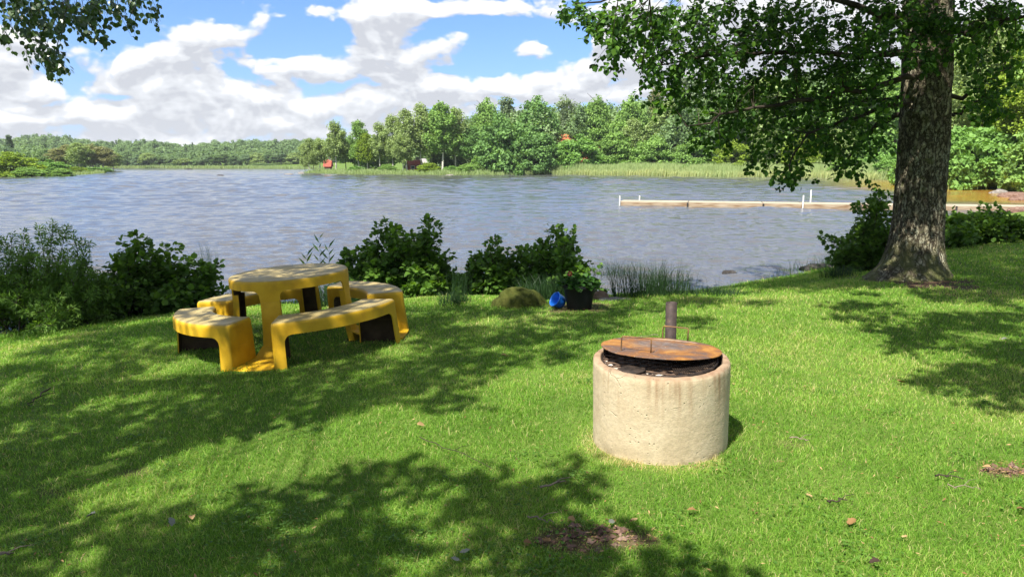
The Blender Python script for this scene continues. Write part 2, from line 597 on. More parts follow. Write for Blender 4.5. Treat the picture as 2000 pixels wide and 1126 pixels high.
M['bark_alder'] = bark('alder bark', (.25, .22, .145), (.038, .030, .020), (.46, .43, .30), 1.0, .03, (.13, .14, .05))
M['bark_twig'] = material('twig', lambda t: principled(t, (.045, .034, .024), .85, .2))
M['bark_birch'] = material('birch bark', lambda t: principled(t, t.ramp(t.noise(t.vmath('MULTIPLY', t.node('ShaderNodeTexCoord').outputs['Object'], (1.5, 1.5, 3)), 2.0, 4),
                                                                       [(.36, (.06, .05, .04)), (.46, (.50, .47, .42)), (1, (.62, .60, .55))]), .8, .2))
M['bark_dark'] = material('dark bark', lambda t: principled(t, t.ramp(t.noise(t.node('ShaderNodeTexCoord').outputs['Object'], 4.0, 4), [(.3, (.022, .018, .014)), (.7, (.06, .048, .036))]), .9, .1))


def mat_yellow(t):
    v = t.node('ShaderNodeTexCoord').outputs['Object']
    n = t.noise(v, 6, 5, .6)
    s = t.node('ShaderNodeSeparateXYZ'); t.put(s.inputs[0], t.node('ShaderNodeNewGeometry').outputs['Normal'])
    c = t.ramp(n, [(.3, (.37, .21, .006)), (.5, (.48, .285, .008)), (.75, (.55, .35, .02))])
    # faces that lie open to the weather have bleached and gathered a grey-beige film
    so = t.node('ShaderNodeSeparateXYZ'); t.put(so.inputs[0], v)
    up = t.math('MULTIPLY', t.math('MULTIPLY', t.maprange(s.outputs[2], .55, .95), t.maprange(so.outputs[2], .2, .38)), t.maprange(t.noise(v, 3.0, 5), .25, .5, .7, 1.0))
    c = t.mixc(up, c, t.ramp(t.noise(v, 11, 6, .65), [(.3, (.29, .225, .085)), (.6, (.33, .265, .115)), (.8, (.36, .30, .15))]))
    stain = t.maprange(t.noise(t.vmath('MULTIPLY', v, (5, 5, 1.2)), 4, 5, .65), .6, .78, 0, .5)
    c = t.mixc(stain, c, (.22, .14, .02))
    return principled(t, c, t.maprange(n, .3, .7, .48, .68), .3, t.bump(t.noise(v, 40, 4), .15, .004))


M['yellow'] = material('weathered yellow fibreglass', mat_yellow)
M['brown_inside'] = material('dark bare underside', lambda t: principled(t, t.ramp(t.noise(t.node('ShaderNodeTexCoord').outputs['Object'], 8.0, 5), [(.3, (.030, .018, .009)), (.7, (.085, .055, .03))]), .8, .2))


def mat_concrete(t):
    v = t.node('ShaderNodeTexCoord').outputs['Object']
    s = t.node('ShaderNodeSeparateXYZ'); t.put(s.inputs[0], v)
    n = t.noise(v, 4.5, 6, .6)
    fine = t.noise(v, 55, 6, .7)
    c = t.ramp(n, [(.25, (.38, .30, .19)), (.5, (.49, .40, .265)), (.8, (.55, .475, .34))])
    c = t.mixc(t.maprange(fine, .38, .62, .0, .42), c, (.33, .265, .18))
    streak = t.noise(t.comb(t.math('MULTIPLY', s.outputs[0], 16), t.math('MULTIPLY', s.outputs[1], 16), t.math('MULTIPLY', s.outputs[2], 1.1)), 1.0, 4)
    top = t.maprange(s.outputs[2], .18, .50)
    c = t.mixc(t.math('MULTIPLY', t.maprange(streak, .48, .68), t.math('MULTIPLY', top, .85)), c, (.24, .135, .07))
    rim = t.maprange(s.outputs[2], .485, .503)
    c = t.mixc(t.math('MULTIPLY', rim, .75), c, t.ramp(t.noise(v, 16, 5), [(.3, (.12, .07, .045)), (.7, (.30, .20, .13))]))
    pits = t.node('ShaderNodeTexVoronoi'); t.put(pits.inputs['Vector'], v); pits.inputs['Scale'].default_value = 34
    pit = t.math('MULTIPLY', t.maprange(pits.outputs['Distance'], .0, .22, 1, 0), t.maprange(t.noise(v, 10, 3), .5, .62))
    c = t.mixc(t.math('MULTIPLY', pit, .7), c, (.13, .10, .07))
    ang = t.math('ARCTAN2', s.outputs[1], s.outputs[0])
    sv = t.comb(t.math('MULTIPLY', ang, .38), s.outputs[2], 0.0)
    ck = t.node('ShaderNodeTexVoronoi', feature='DISTANCE_TO_EDGE')
    t.put(ck.inputs['Vector'], t.vmath('ADD', sv, t.vmath('MULTIPLY', t.comb(t.noise(v, 14, 4), t.noise(v, 17, 4), 0.0), (.06, .06, 0))))
    ck.inputs['Scale'].default_value = 3.2
    crk = t.math('MULTIPLY', t.maprange(ck.outputs[0], 0.0, .011, 1, 0), t.maprange(t.noise(v, 4.5, 2), .54, .62))
    c = t.mixc(t.math('MULTIPLY', crk, .38), c, (.14, .11, .075))
    low = t.math('MULTIPLY', t.maprange(s.outputs[2], .10, .0), t.maprange(t.noise(v, 13, 5), .42, .62))
    c = t.mixc(t.math('MULTIPLY', low, .55), c, (.16, .13, .07))
    # inside wall is sooty
    rr = t.math('SQRT', t.math('ADD', t.math('MULTIPLY', s.outputs[0], s.outputs[0]), t.math('MULTIPLY', s.outputs[1], s.outputs[1])))
    c = t.mixc(t.math('MULTIPLY', t.maprange(rr, .343, .352, 1, 0), t.maprange(t.noise(v, 9, 4), .3, .6, .75, 1.0)), c, (.045, .030, .022))
    h = t.math('SUBTRACT', t.math('ADD', t.math('MULTIPLY', fine, .6), t.math('MULTIPLY', t.noise(v, 16, 5), .8)), t.math('ADD', t.math('MULTIPLY', pit, .9), t.math('MULTIPLY', crk, .9)))
    return principled(t, c, .92, .2, t.bump(h, .65, .007))


M['concrete'] = material('weathered concrete', mat_concrete)


def mat_rust(t):
    v = t.node('ShaderNodeTexCoord').outputs['Object']
    n = t.noise(v, 5.5, 7, .65, .6)
    c = t.ramp(n, [(.28, (.085, .07, .065)), (.42, (.12, .07, .05)), (.52, (.22, .095, .028)), (.64, (.34, .165, .04)), (.8, (.18, .08, .03))])
    lr_ = t.node('ShaderNodeVectorMath', operation='LENGTH'); t.put(lr_.inputs[0], t.vmath('ADD', v, (-.02, -.08, 0)))
    burn = t.math('MULTIPLY', t.maprange(lr_.outputs['Value'], .05, .27, 1, 0), t.maprange(t.noise(v, 8, 6, .65), .34, .56))
    c = t.mixc(t.math('MULTIPLY', burn, .85), c, t.ramp(t.noise(v, 22, 5), [(.3, (.075, .062, .06)), (.7, (.17, .15, .145))]))
    c = t.mixc(t.maprange(t.noise(v, 60, 4, .7), .6, .72, 0, .7), c, (.50, .40, .26))
    return principled(t, c, .82, .3, t.bump(t.noise(v, 70, 5), .5, .004), .15)


M['rust'] = material('rusty steel plate', mat_rust)
M['rust_rod'] = material('rusty rod', lambda t: principled(t, t.ramp(t.noise(t.node('ShaderNodeTexCoord').outputs['Object'], 30, 5), [(.3, (.09, .055, .035)), (.6, (.20, .11, .05)), (.8, (.30, .17, .06))]), .75, .3, None, .3))
M['soot_steel'] = material('sooty grate steel', lambda t: principled(t, t.ramp(t.noise(t.node('ShaderNodeTexCoord').outputs['Object'], 30, 5), [(.35, (.012, .010, .009)), (.7, (.06, .042, .032))]), .7, .3, None, .3))
M['grate_sheet'] = material('sooty pierced sheet', lambda t: principled(t, t.ramp(t.noise(t.node('ShaderNodeTexCoord').outputs['Object'], 30, 5), [(.35, (.055, .036, .025)), (.7, (.16, .105, .07))]), .7, .3))
M['ash'] = material('ash', lambda t: principled(t, t.ramp(t.noise(t.node('ShaderNodeTexCoord').outputs['Object'], 18, 6), [(.3, (.40, .34, .28)), (.6, (.70, .62, .54))]), .95, .1))
M['post_steel'] = material('brown steel pipe', lambda t: principled(t, t.ramp(t.noise(t.node('ShaderNodeTexCoord').outputs['Object'], 26, 6, .65), [(.3, (.030, .022, .020)), (.6, (.060, .043, .038)), (.78, (.12, .075, .045))]), .7, .35,
                                                                   t.bump(t.noise(t.node('ShaderNodeTexCoord').outputs['Object'], 60, 4), .3, .003), .25))


def stone(name, a, b_, c_):
    return material(name, lambda t: principled(t, t.ramp(t.noise(t.node('ShaderNodeTexCoord').outputs['Object'], 7, 6, .65), [(.3, a), (.5, b_), (.72, c_)]), .9, .2,
                                               t.bump(t.noise(t.node('ShaderNodeTexCoord').outputs['Object'], 12, 6), .6, .03)))


M['stone_brown'] = stone('brown stone', (.08, .05, .032), (.17, .115, .075), (.25, .19, .13))
M['stone_dark'] = stone('wet dark stone', (.015, .013, .012), (.04, .036, .034), (.09, .085, .08))
M['stone_red'] = stone('red gravel stone', (.085, .05, .036), (.15, .09, .066), (.24, .17, .135))
M['stone_pale'] = stone('pale stone', (.10, .092, .08), (.18, .165, .145), (.27, .25, .22))


def mat_moss(t):
    v = t.node('ShaderNodeTexCoord').outputs['Object']
    n = t.noise(v, 9, 6, .6)
    c = t.ramp(n, [(.3, (.025, .034, .008)), (.5, (.06, .072, .014)), (.72, (.11, .115, .028))])
    return principled(t, c, .95, .1, t.bump(t.noise(v, 45, 6, .7), 1.0, .03))


M['moss'] = material('moss', mat_moss)
M['pot'] = material('black plastic', lambda t: principled(t, (.005, .005, .007), .55, .25))
M['blue'] = material('blue enamel', lambda t: principled(t, t.ramp(t.noise(t.node('ShaderNodeTexCoord').outputs['Object'], 12, 4), [(.3, (.01, .10, .46)), (.7, (.02, .17, .62))]), .28, .5))
M['soil'] = material('potting soil', lambda t: principled(t, (.02, .014, .01), .95, .1))
M['petal'] = material('red petals', lambda t: principled(t, (.32, .02, .045), .6, .3))
M['geranium'] = leaf_mat('geranium leaf', [(0, (.016, .052, .008)), (1, (.042, .115, .016))], .25)


def mat_jetty(t):
    v = t.node('ShaderNodeTexCoord').outputs['Object']
    n = t.noise(t.vmath('MULTIPLY', v, (.6, 8, 8)), 2.0, 5)
    c = t.ramp(n, [(.3, (.27, .225, .16)), (.6, (.40, .345, .26)), (.8, (.47, .42, .33))])
    return principled(t, c, .85, .2)


M['jetty'] = material('weathered pale planks', mat_jetty)
M['jetty_side'] = material('stained jetty side', lambda t: principled(t, t.ramp(t.noise(t.vmath('MULTIPLY', t.node('ShaderNodeTexCoord').outputs['Object'], (.7, 3, 6)), 2.0, 5),
                                                                                  [(.3, (.17, .095, .045)), (.55, (.33, .26, .18)), (.8, (.42, .35, .26))]), .85, .2))
M['white_paint'] = material('white painted post', lambda t: principled(t, (.72, .71, .68), .6, .3))
M['red_wood'] = material('red painted boards', lambda t: principled(t, t.ramp(t.noise(t.node('ShaderNodeTexCoord').outputs['Object'], 2, 3), [(.3, (.24, .060, .042)), (.7, (.33, .10, .07))]), .85, .1))
M['orange_tile'] = material('orange roof tiles', lambda t: principled(t, t.ramp(t.noise(t.node('ShaderNodeTexCoord').outputs['Object'], 3, 3), [(.3, (.24, .085, .04)), (.7, (.34, .125, .055))]), .85, .1))
M['grey_roof'] = material('grey roofing', lambda t: principled(t, (.26, .25, .25), .8, .2))
M['pane'] = material('window glass', lambda t: principled(t, (.03, .04, .05), .1, .5))


def mat_ground(t):
    v = t.node('ShaderNodeTexCoord').outputs['Object']
    at = t.node('ShaderNodeAttribute', attribute_name='bare')
    n = t.noise(v, 2.2, 6, .6)
    fine = t.noise(v, 60, 5, .7)
    g = t.ramp(n, [(.3, (.06, .13, .014)), (.55, (.10, .18, .024)), (.8, (.15, .20, .045))])
    g = t.mixc(t.maprange(fine, .35, .7, 0, .55), g, (.10, .085, .04))
    dirt = t.ramp(t.noise(v, 25, 6, .65), [(.3, (.045, .027, .016)), (.55, (.10, .064, .040)), (.8, (.20, .14, .095))])
    c = t.mixc(at.outputs['Fac'], g, dirt)
    return principled(t, c, .95, .1, t.bump(fine, .6, .02))


M['ground'] = material('lawn soil', mat_ground)


def mat_grass(t):
    at = t.node('ShaderNodeAttribute', attribute_name='tint')
    c = t.ramp(at.outputs['Fac'], [(0, (.075, .175, .016)), (.35, (.172, .345, .038)), (.6, (.30, .45, .075)), (.8, (.44, .46, .15)), (1, (.60, .49, .27))])
    p = principled(t, c, .5, .25)
    tr = t.node('ShaderNodeBsdfTranslucent')
    t.put(tr.inputs[0], t.mixc(1.0, c, (1.4, 1.4, .6), 'MULTIPLY'))
    m = t.node('ShaderNodeMixShader'); m.inputs[0].default_value = .42
    t.put(m.inputs[1], p); t.put(m.inputs[2], tr.outputs[0])
    return m.outputs[0]


M['grass'] = material('grass blade', mat_grass)
M['clover'] = leaf_mat('clover leaf', [(0, (.05, .12, .016)), (1, (.12, .23, .035))], .3)
M['reed'] = leaf_mat('reed blade', [(0, (.22, .31, .12)), (.6, (.32, .40, .18)), (1, (.45, .45, .20))], .35, .6, .2)
M['rush'] = leaf_mat('rush blade', [(0, (.012, .035, .010)), (.7, (.030, .07, .018)), (1, (.07, .10, .03))], .2, .5, .3)


def mat_water(t):
    v = t.node('ShaderNodeTexCoord').outputs['Object']
    at = t.node('ShaderNodeAttribute', attribute_name='shallow')
    st = t.vmath('MULTIPLY', v, (.55, 1.0, 1.0))
    h1 = t.noise(st, 1.6, 3, .6)
    h2 = t.noise(st, 9.0, 4, .6)
    h = t.math('ADD', t.math('MULTIPLY', h1, .5), t.math('MULTIPLY', h2, .26))
    h = t.math('ADD', h, t.math('MULTIPLY', t.noise(t.vmath('MULTIPLY', v, (.35, 1.0, 1.0)), .55, 3, .6), 1.5))
    body = t.mixc(at.outputs['Fac'], (.080, .080, .084), (.36, .19, .03))
    p = principled(t, body, .07, .5, t.bump(h, .42, .14))
    return p


M['water'] = material('lake water', mat_water)
M['dry_leaf'] = material('dry leaf', lambda t: principled(t, t.ramp(t.node('ShaderNodeAttribute', attribute_name='tint').outputs['Fac'], [(0, (.08, .04, .018)), (.5, (.22, .13, .05)), (1, (.36, .25, .12))]), .7, .2))
M['grey_leaf'] = material('withered grey leaf', lambda t: principled(t, (.19, .20, .16), .7, .2))
M['dark_leaf'] = material('rotten dark leaf', lambda t: principled(t, (.035, .022, .015), .8, .2))
M['twig_grey'] = material('bare grey twig', lambda t: principled(t, (.20, .16, .12), .85, .1))

# ------------------------------------------------------------------ ground, one sheet to the horizon
BARE = [(1150, 1050, 130, 30, .85), (1975, 920, 60, 14, .85), (1130, 597, 75, 9, .8), (1780, 548, 115, 20, 1.0), (1245, 865, 30, 10, .2), (260, 925, 35, 9, .6), (110, 960, 30, 8, .5),
        (1760, 510, 60, 8, .35), (640, 720, 60, 10, .25), (1550, 868, 45, 8, .45), (1440, 850, 70, 50, .12)]
bare_w = []
for cx, cy, rx, ry, k in BARE:
    c = on_ground(cx, cy); ex = on_ground(cx + rx, cy); ey = on_ground(cx, cy - ry)
    bare_w.append((c[0], c[1], abs(ex[0] - c[0]), abs(ey[1] - c[1]), k))


def bareness(x, y):
    o = np.zeros_like(x)
    for cx, cy, rx, ry, k in bare_w:
        q = np.sqrt(((x - cx) / rx) ** 2 + ((y - cy) / ry) ** 2) + (fbm(x * 5, y * 5, 31) - .5) * 1.3
        o = np.maximum(o, k * smooth((1.1 - q) / .5))
    return o


azs = np.concatenate([np.radians(np.linspace(-48, 48, 420)), np.radians(np.linspace(50, 310, 130))])
rs = np.concatenate([[0.02, .5], np.geomspace(1.0, 60, 300), np.geomspace(62, 2600, 100)])
A_, R_ = np.meshgrid(azs, rs)
gxx, gyy = R_ * np.sin(A_), R_ * np.cos(A_)
gzz = gz(gxx.ravel(), gyy.ravel()).reshape(gxx.shape)
b_attr = np.maximum(bareness(gxx.ravel(), gyy.ravel()), smooth((WATER + .05 - gzz.ravel()) / .06))
ground = link('ground', grid_mesh('ground', np.stack([gxx, gyy, gzz], -1), True, True, {'bare': b_attr}), M['ground'])
tag(ground, kind='structure')

# ------------------------------------------------------------------ water, a rippled sheet
wa = np.concatenate([np.radians(np.linspace(-46, 46, 800)), np.radians(np.linspace(49, 311, 80))])
wr = np.concatenate([np.geomspace(8, 140, 760), np.geomspace(140.6, 330, 230), np.geomspace(336, 1500, 30)])
A_, R_ = np.meshgrid(wa, wr)
wx, wy = R_ * np.sin(A_), R_ * np.cos(A_)
wz = np.zeros_like(wx)
spacing = np.maximum(R_ * (wr[1] / wr[0] - 1), R_ * .002)
spacing[990:] = 99
fine_az = np.abs(((A_ + math.pi) % (2 * math.pi)) - math.pi) < R(46.5)
wg = np.random.default_rng(3)
gust = .45 + 1.1 * fbm(wx * .045, wy * .03, 77)
for k in range(64):
    lam = .17 * (1.3 / .17) ** wg.random()
    th = R(100) + wg.normal() * .55
    amp = .0036 * lam ** .70
    kx, ky = 2 * math.pi / lam * math.cos(th), 2 * math.pi / lam * math.sin(th)
    ph = kx * wx + ky * wy + wg.random() * 6.28 + 2.2 * fbm(wx * .3 + k, wy * .3, k)
    s = np.sin(ph)
    wz += amp * (s + .25 * np.sin(2 * ph + 1.57)) * smooth((lam / spacing - 2.5) / 2.5) * gust
for k in range(26):
    lam = 1.4 * (5.0 / 1.4) ** wg.random()
    th = R(100) + wg.normal() * .5
    amp = .030 * lam / (2 * math.pi)
    ph = 2 * math.pi / lam * (math.cos(th) * wx + math.sin(th) * wy) + wg.random() * 6.28 + 2.0 * fbm(wx * .12 + k, wy * .12, k + 40)
    wz += amp * np.sin(ph) * smooth((lam / spacing - 2.2) / 2.0) * gust * smooth((R_ - 15) / 60)
wz *= fine_az
sdw = lake_sd(wx.ravel(), wy.ravel()).reshape(wx.shape)
bay = smooth((wx - 20) / 14) * smooth((130 - wy) / 40) * smooth((wy - 43) / 8)
shal = np.clip(0 * sdw + bay * smooth((sdw + 13) / 11) * 1.0, 0, 1)
wz *= 1 - .75 * bay * smooth((sdw + 14) / 10)
water = link('water', grid_mesh('water', np.stack([wx, wy, wz + WATER], -1), True, True, {'shallow': shal.ravel()}), M['water'])
tag(water, kind='structure')

# ------------------------------------------------------------------ trees far off: crowns of many small leaf faces
def crown(kind, seed, n_leaf):
    """points, facing and size for a 15 m tree standing at the origin"""
    g = np.random.default_rng(seed)
    H = 15.0
    C = []; Rr = []
    if kind == 'birch':
        nc = 95
        t = g.beta(1.15, 1.25, nc)
        z = 4.3 + t * 10.2
        prof = (2.6 * np.sin(np.clip((t * .90 + .10), 0, 1) ** .85 * math.pi) ** .6 + .2) * (.75 + .5 * g.random(nc))
        a = g.random(nc) * 6.28; q = np.sqrt(g.random(nc)) * prof
        C = np.stack([q * np.cos(a), q * np.sin(a), z], 1); Rr = .55 + .65 * g.random(nc)
        fl = (1, 1, 1.25); size = .36
    elif kind == 'broad':
        nc = 120
        u = unit(nc, g); u[:, 2] = np.abs(u[:, 2]) * 1.0 - .25 * g.random(nc)
        rad = .45 + .55 * np.sqrt(g.random(nc))
        C = u * rad[:, None] * np.array([4.2, 4.2, 8.6]) + np.array([0, 0, 5.6])
        C[:, 2] = np.clip(C[:, 2], .8, 14.4)
        C[:, :2] *= np.where(C[:, 2] > 9, 1 - .05 * (C[:, 2] - 9), 1)[:, None]
        Rr = .75 + .75 * g.random(nc)
        fl = (1.1, 1.1, .8); size = .42
    elif kind == 'bush':
        nc = 130
        u = unit(nc, g); u[:, 2] = np.abs(u[:, 2])
        rad = .55 + .45 * np.sqrt(g.random(nc))
        C = u * rad[:, None] * np.array([6.6, 6.6, 13.4])
        C[:, 2] = np.maximum(C[:, 2], .5)
        Rr = 1.0 + .8 * g.random(nc)
        fl = (1.1, 1.1, .75); size = .62
    elif kind == 'aspen':
        nc = 75
        t = g.random(nc)
        z = 3.0 + t * 11.6
        prof = 2.9 * (1 - .55 * t) * (.5 + .5 * np.minimum(1, t * 6))
        a = g.random(nc) * 6.28; q = np.sqrt(g.random(nc)) * prof
        C = np.stack([q * np.cos(a), q * np.sin(a), z], 1); Rr = .6 + .5 * g.random(nc)
        fl = (.9, .9, 1.1); size = .34
    elif kind == 'spruce':
        nc = 210
        t = g.random(nc) ** 1.25
        z = 1.2 + t * 13.4
        prof = 3.0 * (1 - t) ** .85 + .1
        a = g.random(nc) * 6.28; q = (.35 + .65 * g.random(nc)) * prof
        C = np.stack([q * np.cos(a), q * np.sin(a), z - .16 * q], 1); Rr = .35 + .35 * (1 - t)
        fl = (1.3, 1.3, .5); size = .26
    nc = len(C)
    which = g.integers(0, nc, n_leaf)
    u = unit(n_leaf, g)
    rad = g.random(n_leaf) ** .45
    P = C[which] + u * (rad * Rr[which])[:, None] * np.array(fl)
    P[:, 2] = np.maximum(P[:, 2], .15)
    D = unit(n_leaf, g); D[:, 2] -= .35
    N = u * .8 + unit(n_leaf, g) * .8 + np.array([0, 0, .5])
    S = size * (.65 + .7 * g.random(n_leaf))
    tint = np.clip(g.random(nc)[which] * .55 + g.random(n_leaf) * .45, 0, 1)
    return P, D, N, S, tint


def trunk_mesh(kind, seed):
    g = np.random.default_rng(seed + 500)
    top = {'birch': 14.2, 'broad': 12.5, 'bush': 9.0, 'aspen': 14.0, 'spruce': 14.6}[kind]
    r0 = {'birch': .22, 'broad': .26, 'bush': .16, 'aspen': .19, 'spruce': .2}[kind]
    z = np.linspace(-.6, top, 9)
    off = np.cumsum(g.normal(size=(9, 2)) * .10, 0); off[0] = 0
    lines = [(np.stack([off[:, 0], off[:, 1], z], 1), r0, .03)]
    for k in range(10):
        i = g.uniform(3, 8); zz = np.interp(i, np.arange(9), z); x0 = np.interp(i, np.arange(9), off[:, 0]); y0 = np.interp(i, np.arange(9), off[:, 1])
        a = g.random() * 6.28; L = {'birch': 1.7, 'broad': 3.2, 'bush': 3.5, 'aspen': 1.9, 'spruce': 1.2}[kind]
        s = np.linspace(0, 1, 4)
        lines.append((np.stack([x0 + L * s * math.cos(a), y0 + L * s * math.sin(a), zz + L * .7 * s - .3 * s ** 2], 1), r0 * .35, .02))
    if kind == 'bush':
        for k in range(4):
            a = g.random() * 6.28; s = np.linspace(0, 1, 5)
            lines.append((np.stack([.3 * math.cos(a) + 3 * s * math.cos(a), .3 * math.sin(a) + 3 * s * math.sin(a), -.5 + 8 * s], 1), .12, .03))
    return tubes_mesh(kind + '_trunk', lines, 6)


N_LEAF = {'birch': 7500, 'broad': 11000, 'bush': 13000, 'aspen': 5600, 'spruce': 7000}
VARIANTS = {}
for kind, nv in (('birch', 5), ('broad', 5), ('bush', 4), ('aspen', 3), ('spruce', 2)):
    for v in range(nv):
        VARIANTS[kind, v] = (crown(kind, 100 + v * 7 + len(kind), N_LEAF[kind]), trunk_mesh(kind, v))
crown_cache = {}


def crown_data(kind, v, mat):
    if (kind, v, mat) not in crown_cache:
        (P, D, N, S, tint), _ = VARIANTS[kind, v]
        me = leaf_mesh('crown_' + kind, P, D, N, S, CARD, tint)
        me.materials.append(M[mat])
        crown_cache[kind, v, mat] = me
    return crown_cache[kind, v, mat]


TREE_N = 0
BASE_R = {'birch': 2.35, 'broad': 4.4, 'bush': 7.0, 'aspen': 2.6, 'spruce': 3.1}


def tree(kind, px, d, top, width, mat, label, name=None, cat='tree', group=None, v=None, barkm=None):
    """a tree at distance d whose top and crown width were measured in the photograph"""
    global TREE_N
    TREE_N += 1
    nv = max(k[1] for k in VARIANTS if k[0] == kind) + 1
    v = TREE_N % nv if v is None else v
    x = (px - CX) / F * d * 1.0
    y = d
    zt = EYE[2] + d * (320 - top) / F
    zb = max(gz1(x, y), WATER - .3)
    h = max(zt - zb, 1.0)
    wid = width / F * d / 2
    sx = wid / BASE_R[kind]
    szz = h / 15.0
    root = thing(name or {'birch': 'birch_tree', 'broad': 'broadleaf_tree', 'bush': 'bushy_tree', 'aspen': 'aspen_tree', 'spruce': 'spruce_tree'}[kind], (x, y, zb), label, cat, group,
                 (TREE_N * 2.4) % 6.28, (sx, sx, szz))
    tm = VARIANTS[kind, v][1]
    if not tm.materials:
        tm.materials.append(M[barkm or ('bark_birch' if kind == 'birch' else 'bark_dark')])
    link('trunk' if cat == 'tree' else 'stem', tm, None, root)
    link('crown' if cat == 'tree' else 'foliage', crown_data(kind, v, mat), None, root)
    return root


GP = 'trees on the wooded point across the water'
# kind, photo x, distance, photo y of the top, width in pixels, colour, label
POINT = [
    ('birch', 601, 200, 280, 20, 'birch', 'small birch without a visible trunk at the outermost tip of the point'),
    ('birch', 610, 197, 272, 20, 'birch', 'slim white stemmed birch, second from the outer tip of the point'),
    ('birch', 617, 203, 276, 18, 'birch', 'slim birch close behind the second birch at the tip of the point'),
    ('birch', 631, 196, 272, 26, 'birch', 'pale birch with lone white stem left of the tall birch on the tip'),
    ('birch', 661, 192, 240, 36, 'birch', 'tall birch with thin feathery top standing above the far hills'),
    ('broad', 680, 196, 268, 34, 'dark', 'dark round tree tucked behind the tall feathery birch'),
    ('birch', 706, 188, 239, 34, 'mid', 'pointed fresh green birch right of the tall feathery birch'),
    ('birch', 722, 186, 262, 32, 'lime', 'small yellowish tree at the foot of the pointed birch'),
    ('broad', 724, 190, 288, 34, 'fresh', 'low leafy tree filling in beneath the pointed birch'),
    ('birch', 746, 184, 243, 34, 'birch', 'grey green birch with white stem before the gap in the birches'),
    ('birch', 771, 182, 226, 28, 'birch', 'slender upright birch with a narrow top among the birches'),
    ('birch', 762, 188, 268, 34, 'mid', 'short green birch below the slender upright birch'),
    ('birch', 798, 180, 217, 40, 'birch', 'spreading pale birch left of the dense central birch'),
    ('birch', 790, 176, 262, 30, 'birch', 'short birch with bright white stem in front of the spreading birch'),
    ('birch', 826, 181, 208, 40, 'birch', 'tall airy birch above the red cabin'),
    ('birch', 846, 190, 238, 36, 'mid', 'green birch behind the lime green bush'),
    ('birch', 866, 178, 205, 52, 'mid', 'tall full birch above the right end of the lime green bush'),
    ('birch', 893, 180, 214, 38, 'birch', 'drooping birch with dark stem right of the full birch'),
    ('broad', 880, 192, 250, 60, 'dark', 'dark leafy tree shading the ground behind the birch stems'),
    ('broad', 922, 180, 240, 62, 'dark', 'dark green tree between the birches and the dense alders'),
    ('broad', 950, 190, 188, 66, 'mid', 'tall light green tree rising left behind the dense alders'),
    ('aspen', 990, 204, 198, 56, 'grey', 'sparse pale tree top showing between two green crowns'),
    ('bush', 985, 172, 212, 116, 'dark', 'dense dark green alder reaching down to the water'),
    ('bush', 1046, 168, 240, 92, 'dark', 'rounded dark green alder overhanging the left end of the reeds'),
    ('bush', 940, 170, 300, 50, 'mid', 'low waterside bush at the left foot of the dense alder'),
    ('broad', 1047, 192, 184, 96, 'dark', 'high dark round crown behind the two dense alders'),
    ('aspen', 1106, 198, 192, 52, 'grey', 'silvery thin crowned tree above the orange roof'),
    ('bush', 1126, 172, 257, 112, 'fresh', 'bright green bushy tree half hiding the orange roofed house'),
    ('broad', 1160, 190, 179, 62, 'mid', 'tall two topped tree right of the silvery thin crown'),
    ('bush', 1196, 176, 250, 90, 'mid', 'broad green bushy tree behind the middle of the reeds'),
    ('broad', 1228, 186, 183, 78, 'mid', 'tall light green tree with a pale stem above the reeds'),
    ('birch', 1232, 178, 235, 40, 'birch', 'thin stemmed young birch in front of the tall light green tree'),
    ('aspen', 1277, 196, 172, 46, 'tan', 'brownish pine top just left of the overhanging alder branches'),
    ('birch', 1298, 180, 196, 56, 'birch', 'weeping grey green birch beside the pine top'),
    ('bush', 1270, 170, 258, 84, 'mid', 'rounded bushy tree under the weeping birch'),
    ('aspen', 1330, 180, 148, 70, 'grey', 'tall blue grey aspen seen at the edge of the alder leaves'),
    ('aspen', 1385, 184, 152, 72, 'grey', 'second blue grey aspen, partly behind the alder leaves'),
    ('bush', 1350, 166, 262, 90, 'mid', 'green thicket below the blue grey aspens'),
    ('broad', 1420, 172, 205, 90, 'mid', 'leafy tree behind the middle of the overhanging alder branches'),
    ('bush', 1425, 158, 268, 80, 'lime', 'light yellowish green thicket behind the reed bed'),
    ('birch', 1480, 165, 150, 80, 'birch', 'tall pale tree glimpsed through the alder leaves'),
    ('bush', 1495, 154, 250, 86, 'birch', 'pale green thicket left of the drooping alder sprays'),
    ('broad', 1550, 160, 150, 110, 'mid', 'large green tree behind the drooping alder sprays'),
    ('bush', 1560, 150, 245, 90, 'lime', 'sunny light green thicket framed by drooping alder sprays'),
    ('bush', 1630, 146, 240, 90, 'birch', 'pale thicket at the water right of the drooping alder sprays'),
    ('broad', 1640, 158, 140, 120, 'mid', 'large green tree behind the alder branches near the trunk'),
    ('bush', 1700, 138, 252, 90, 'fresh', 'bright green thicket just left of the alder trunk'),
    ('broad', 1730, 150, 130, 130, 'mid', 'tall tree hidden mostly by the alder trunk'),
]
for k, px, d, top, wd, mt, lab in POINT:
    tree(k, px, d, top, wd, mt, lab, group=GP)

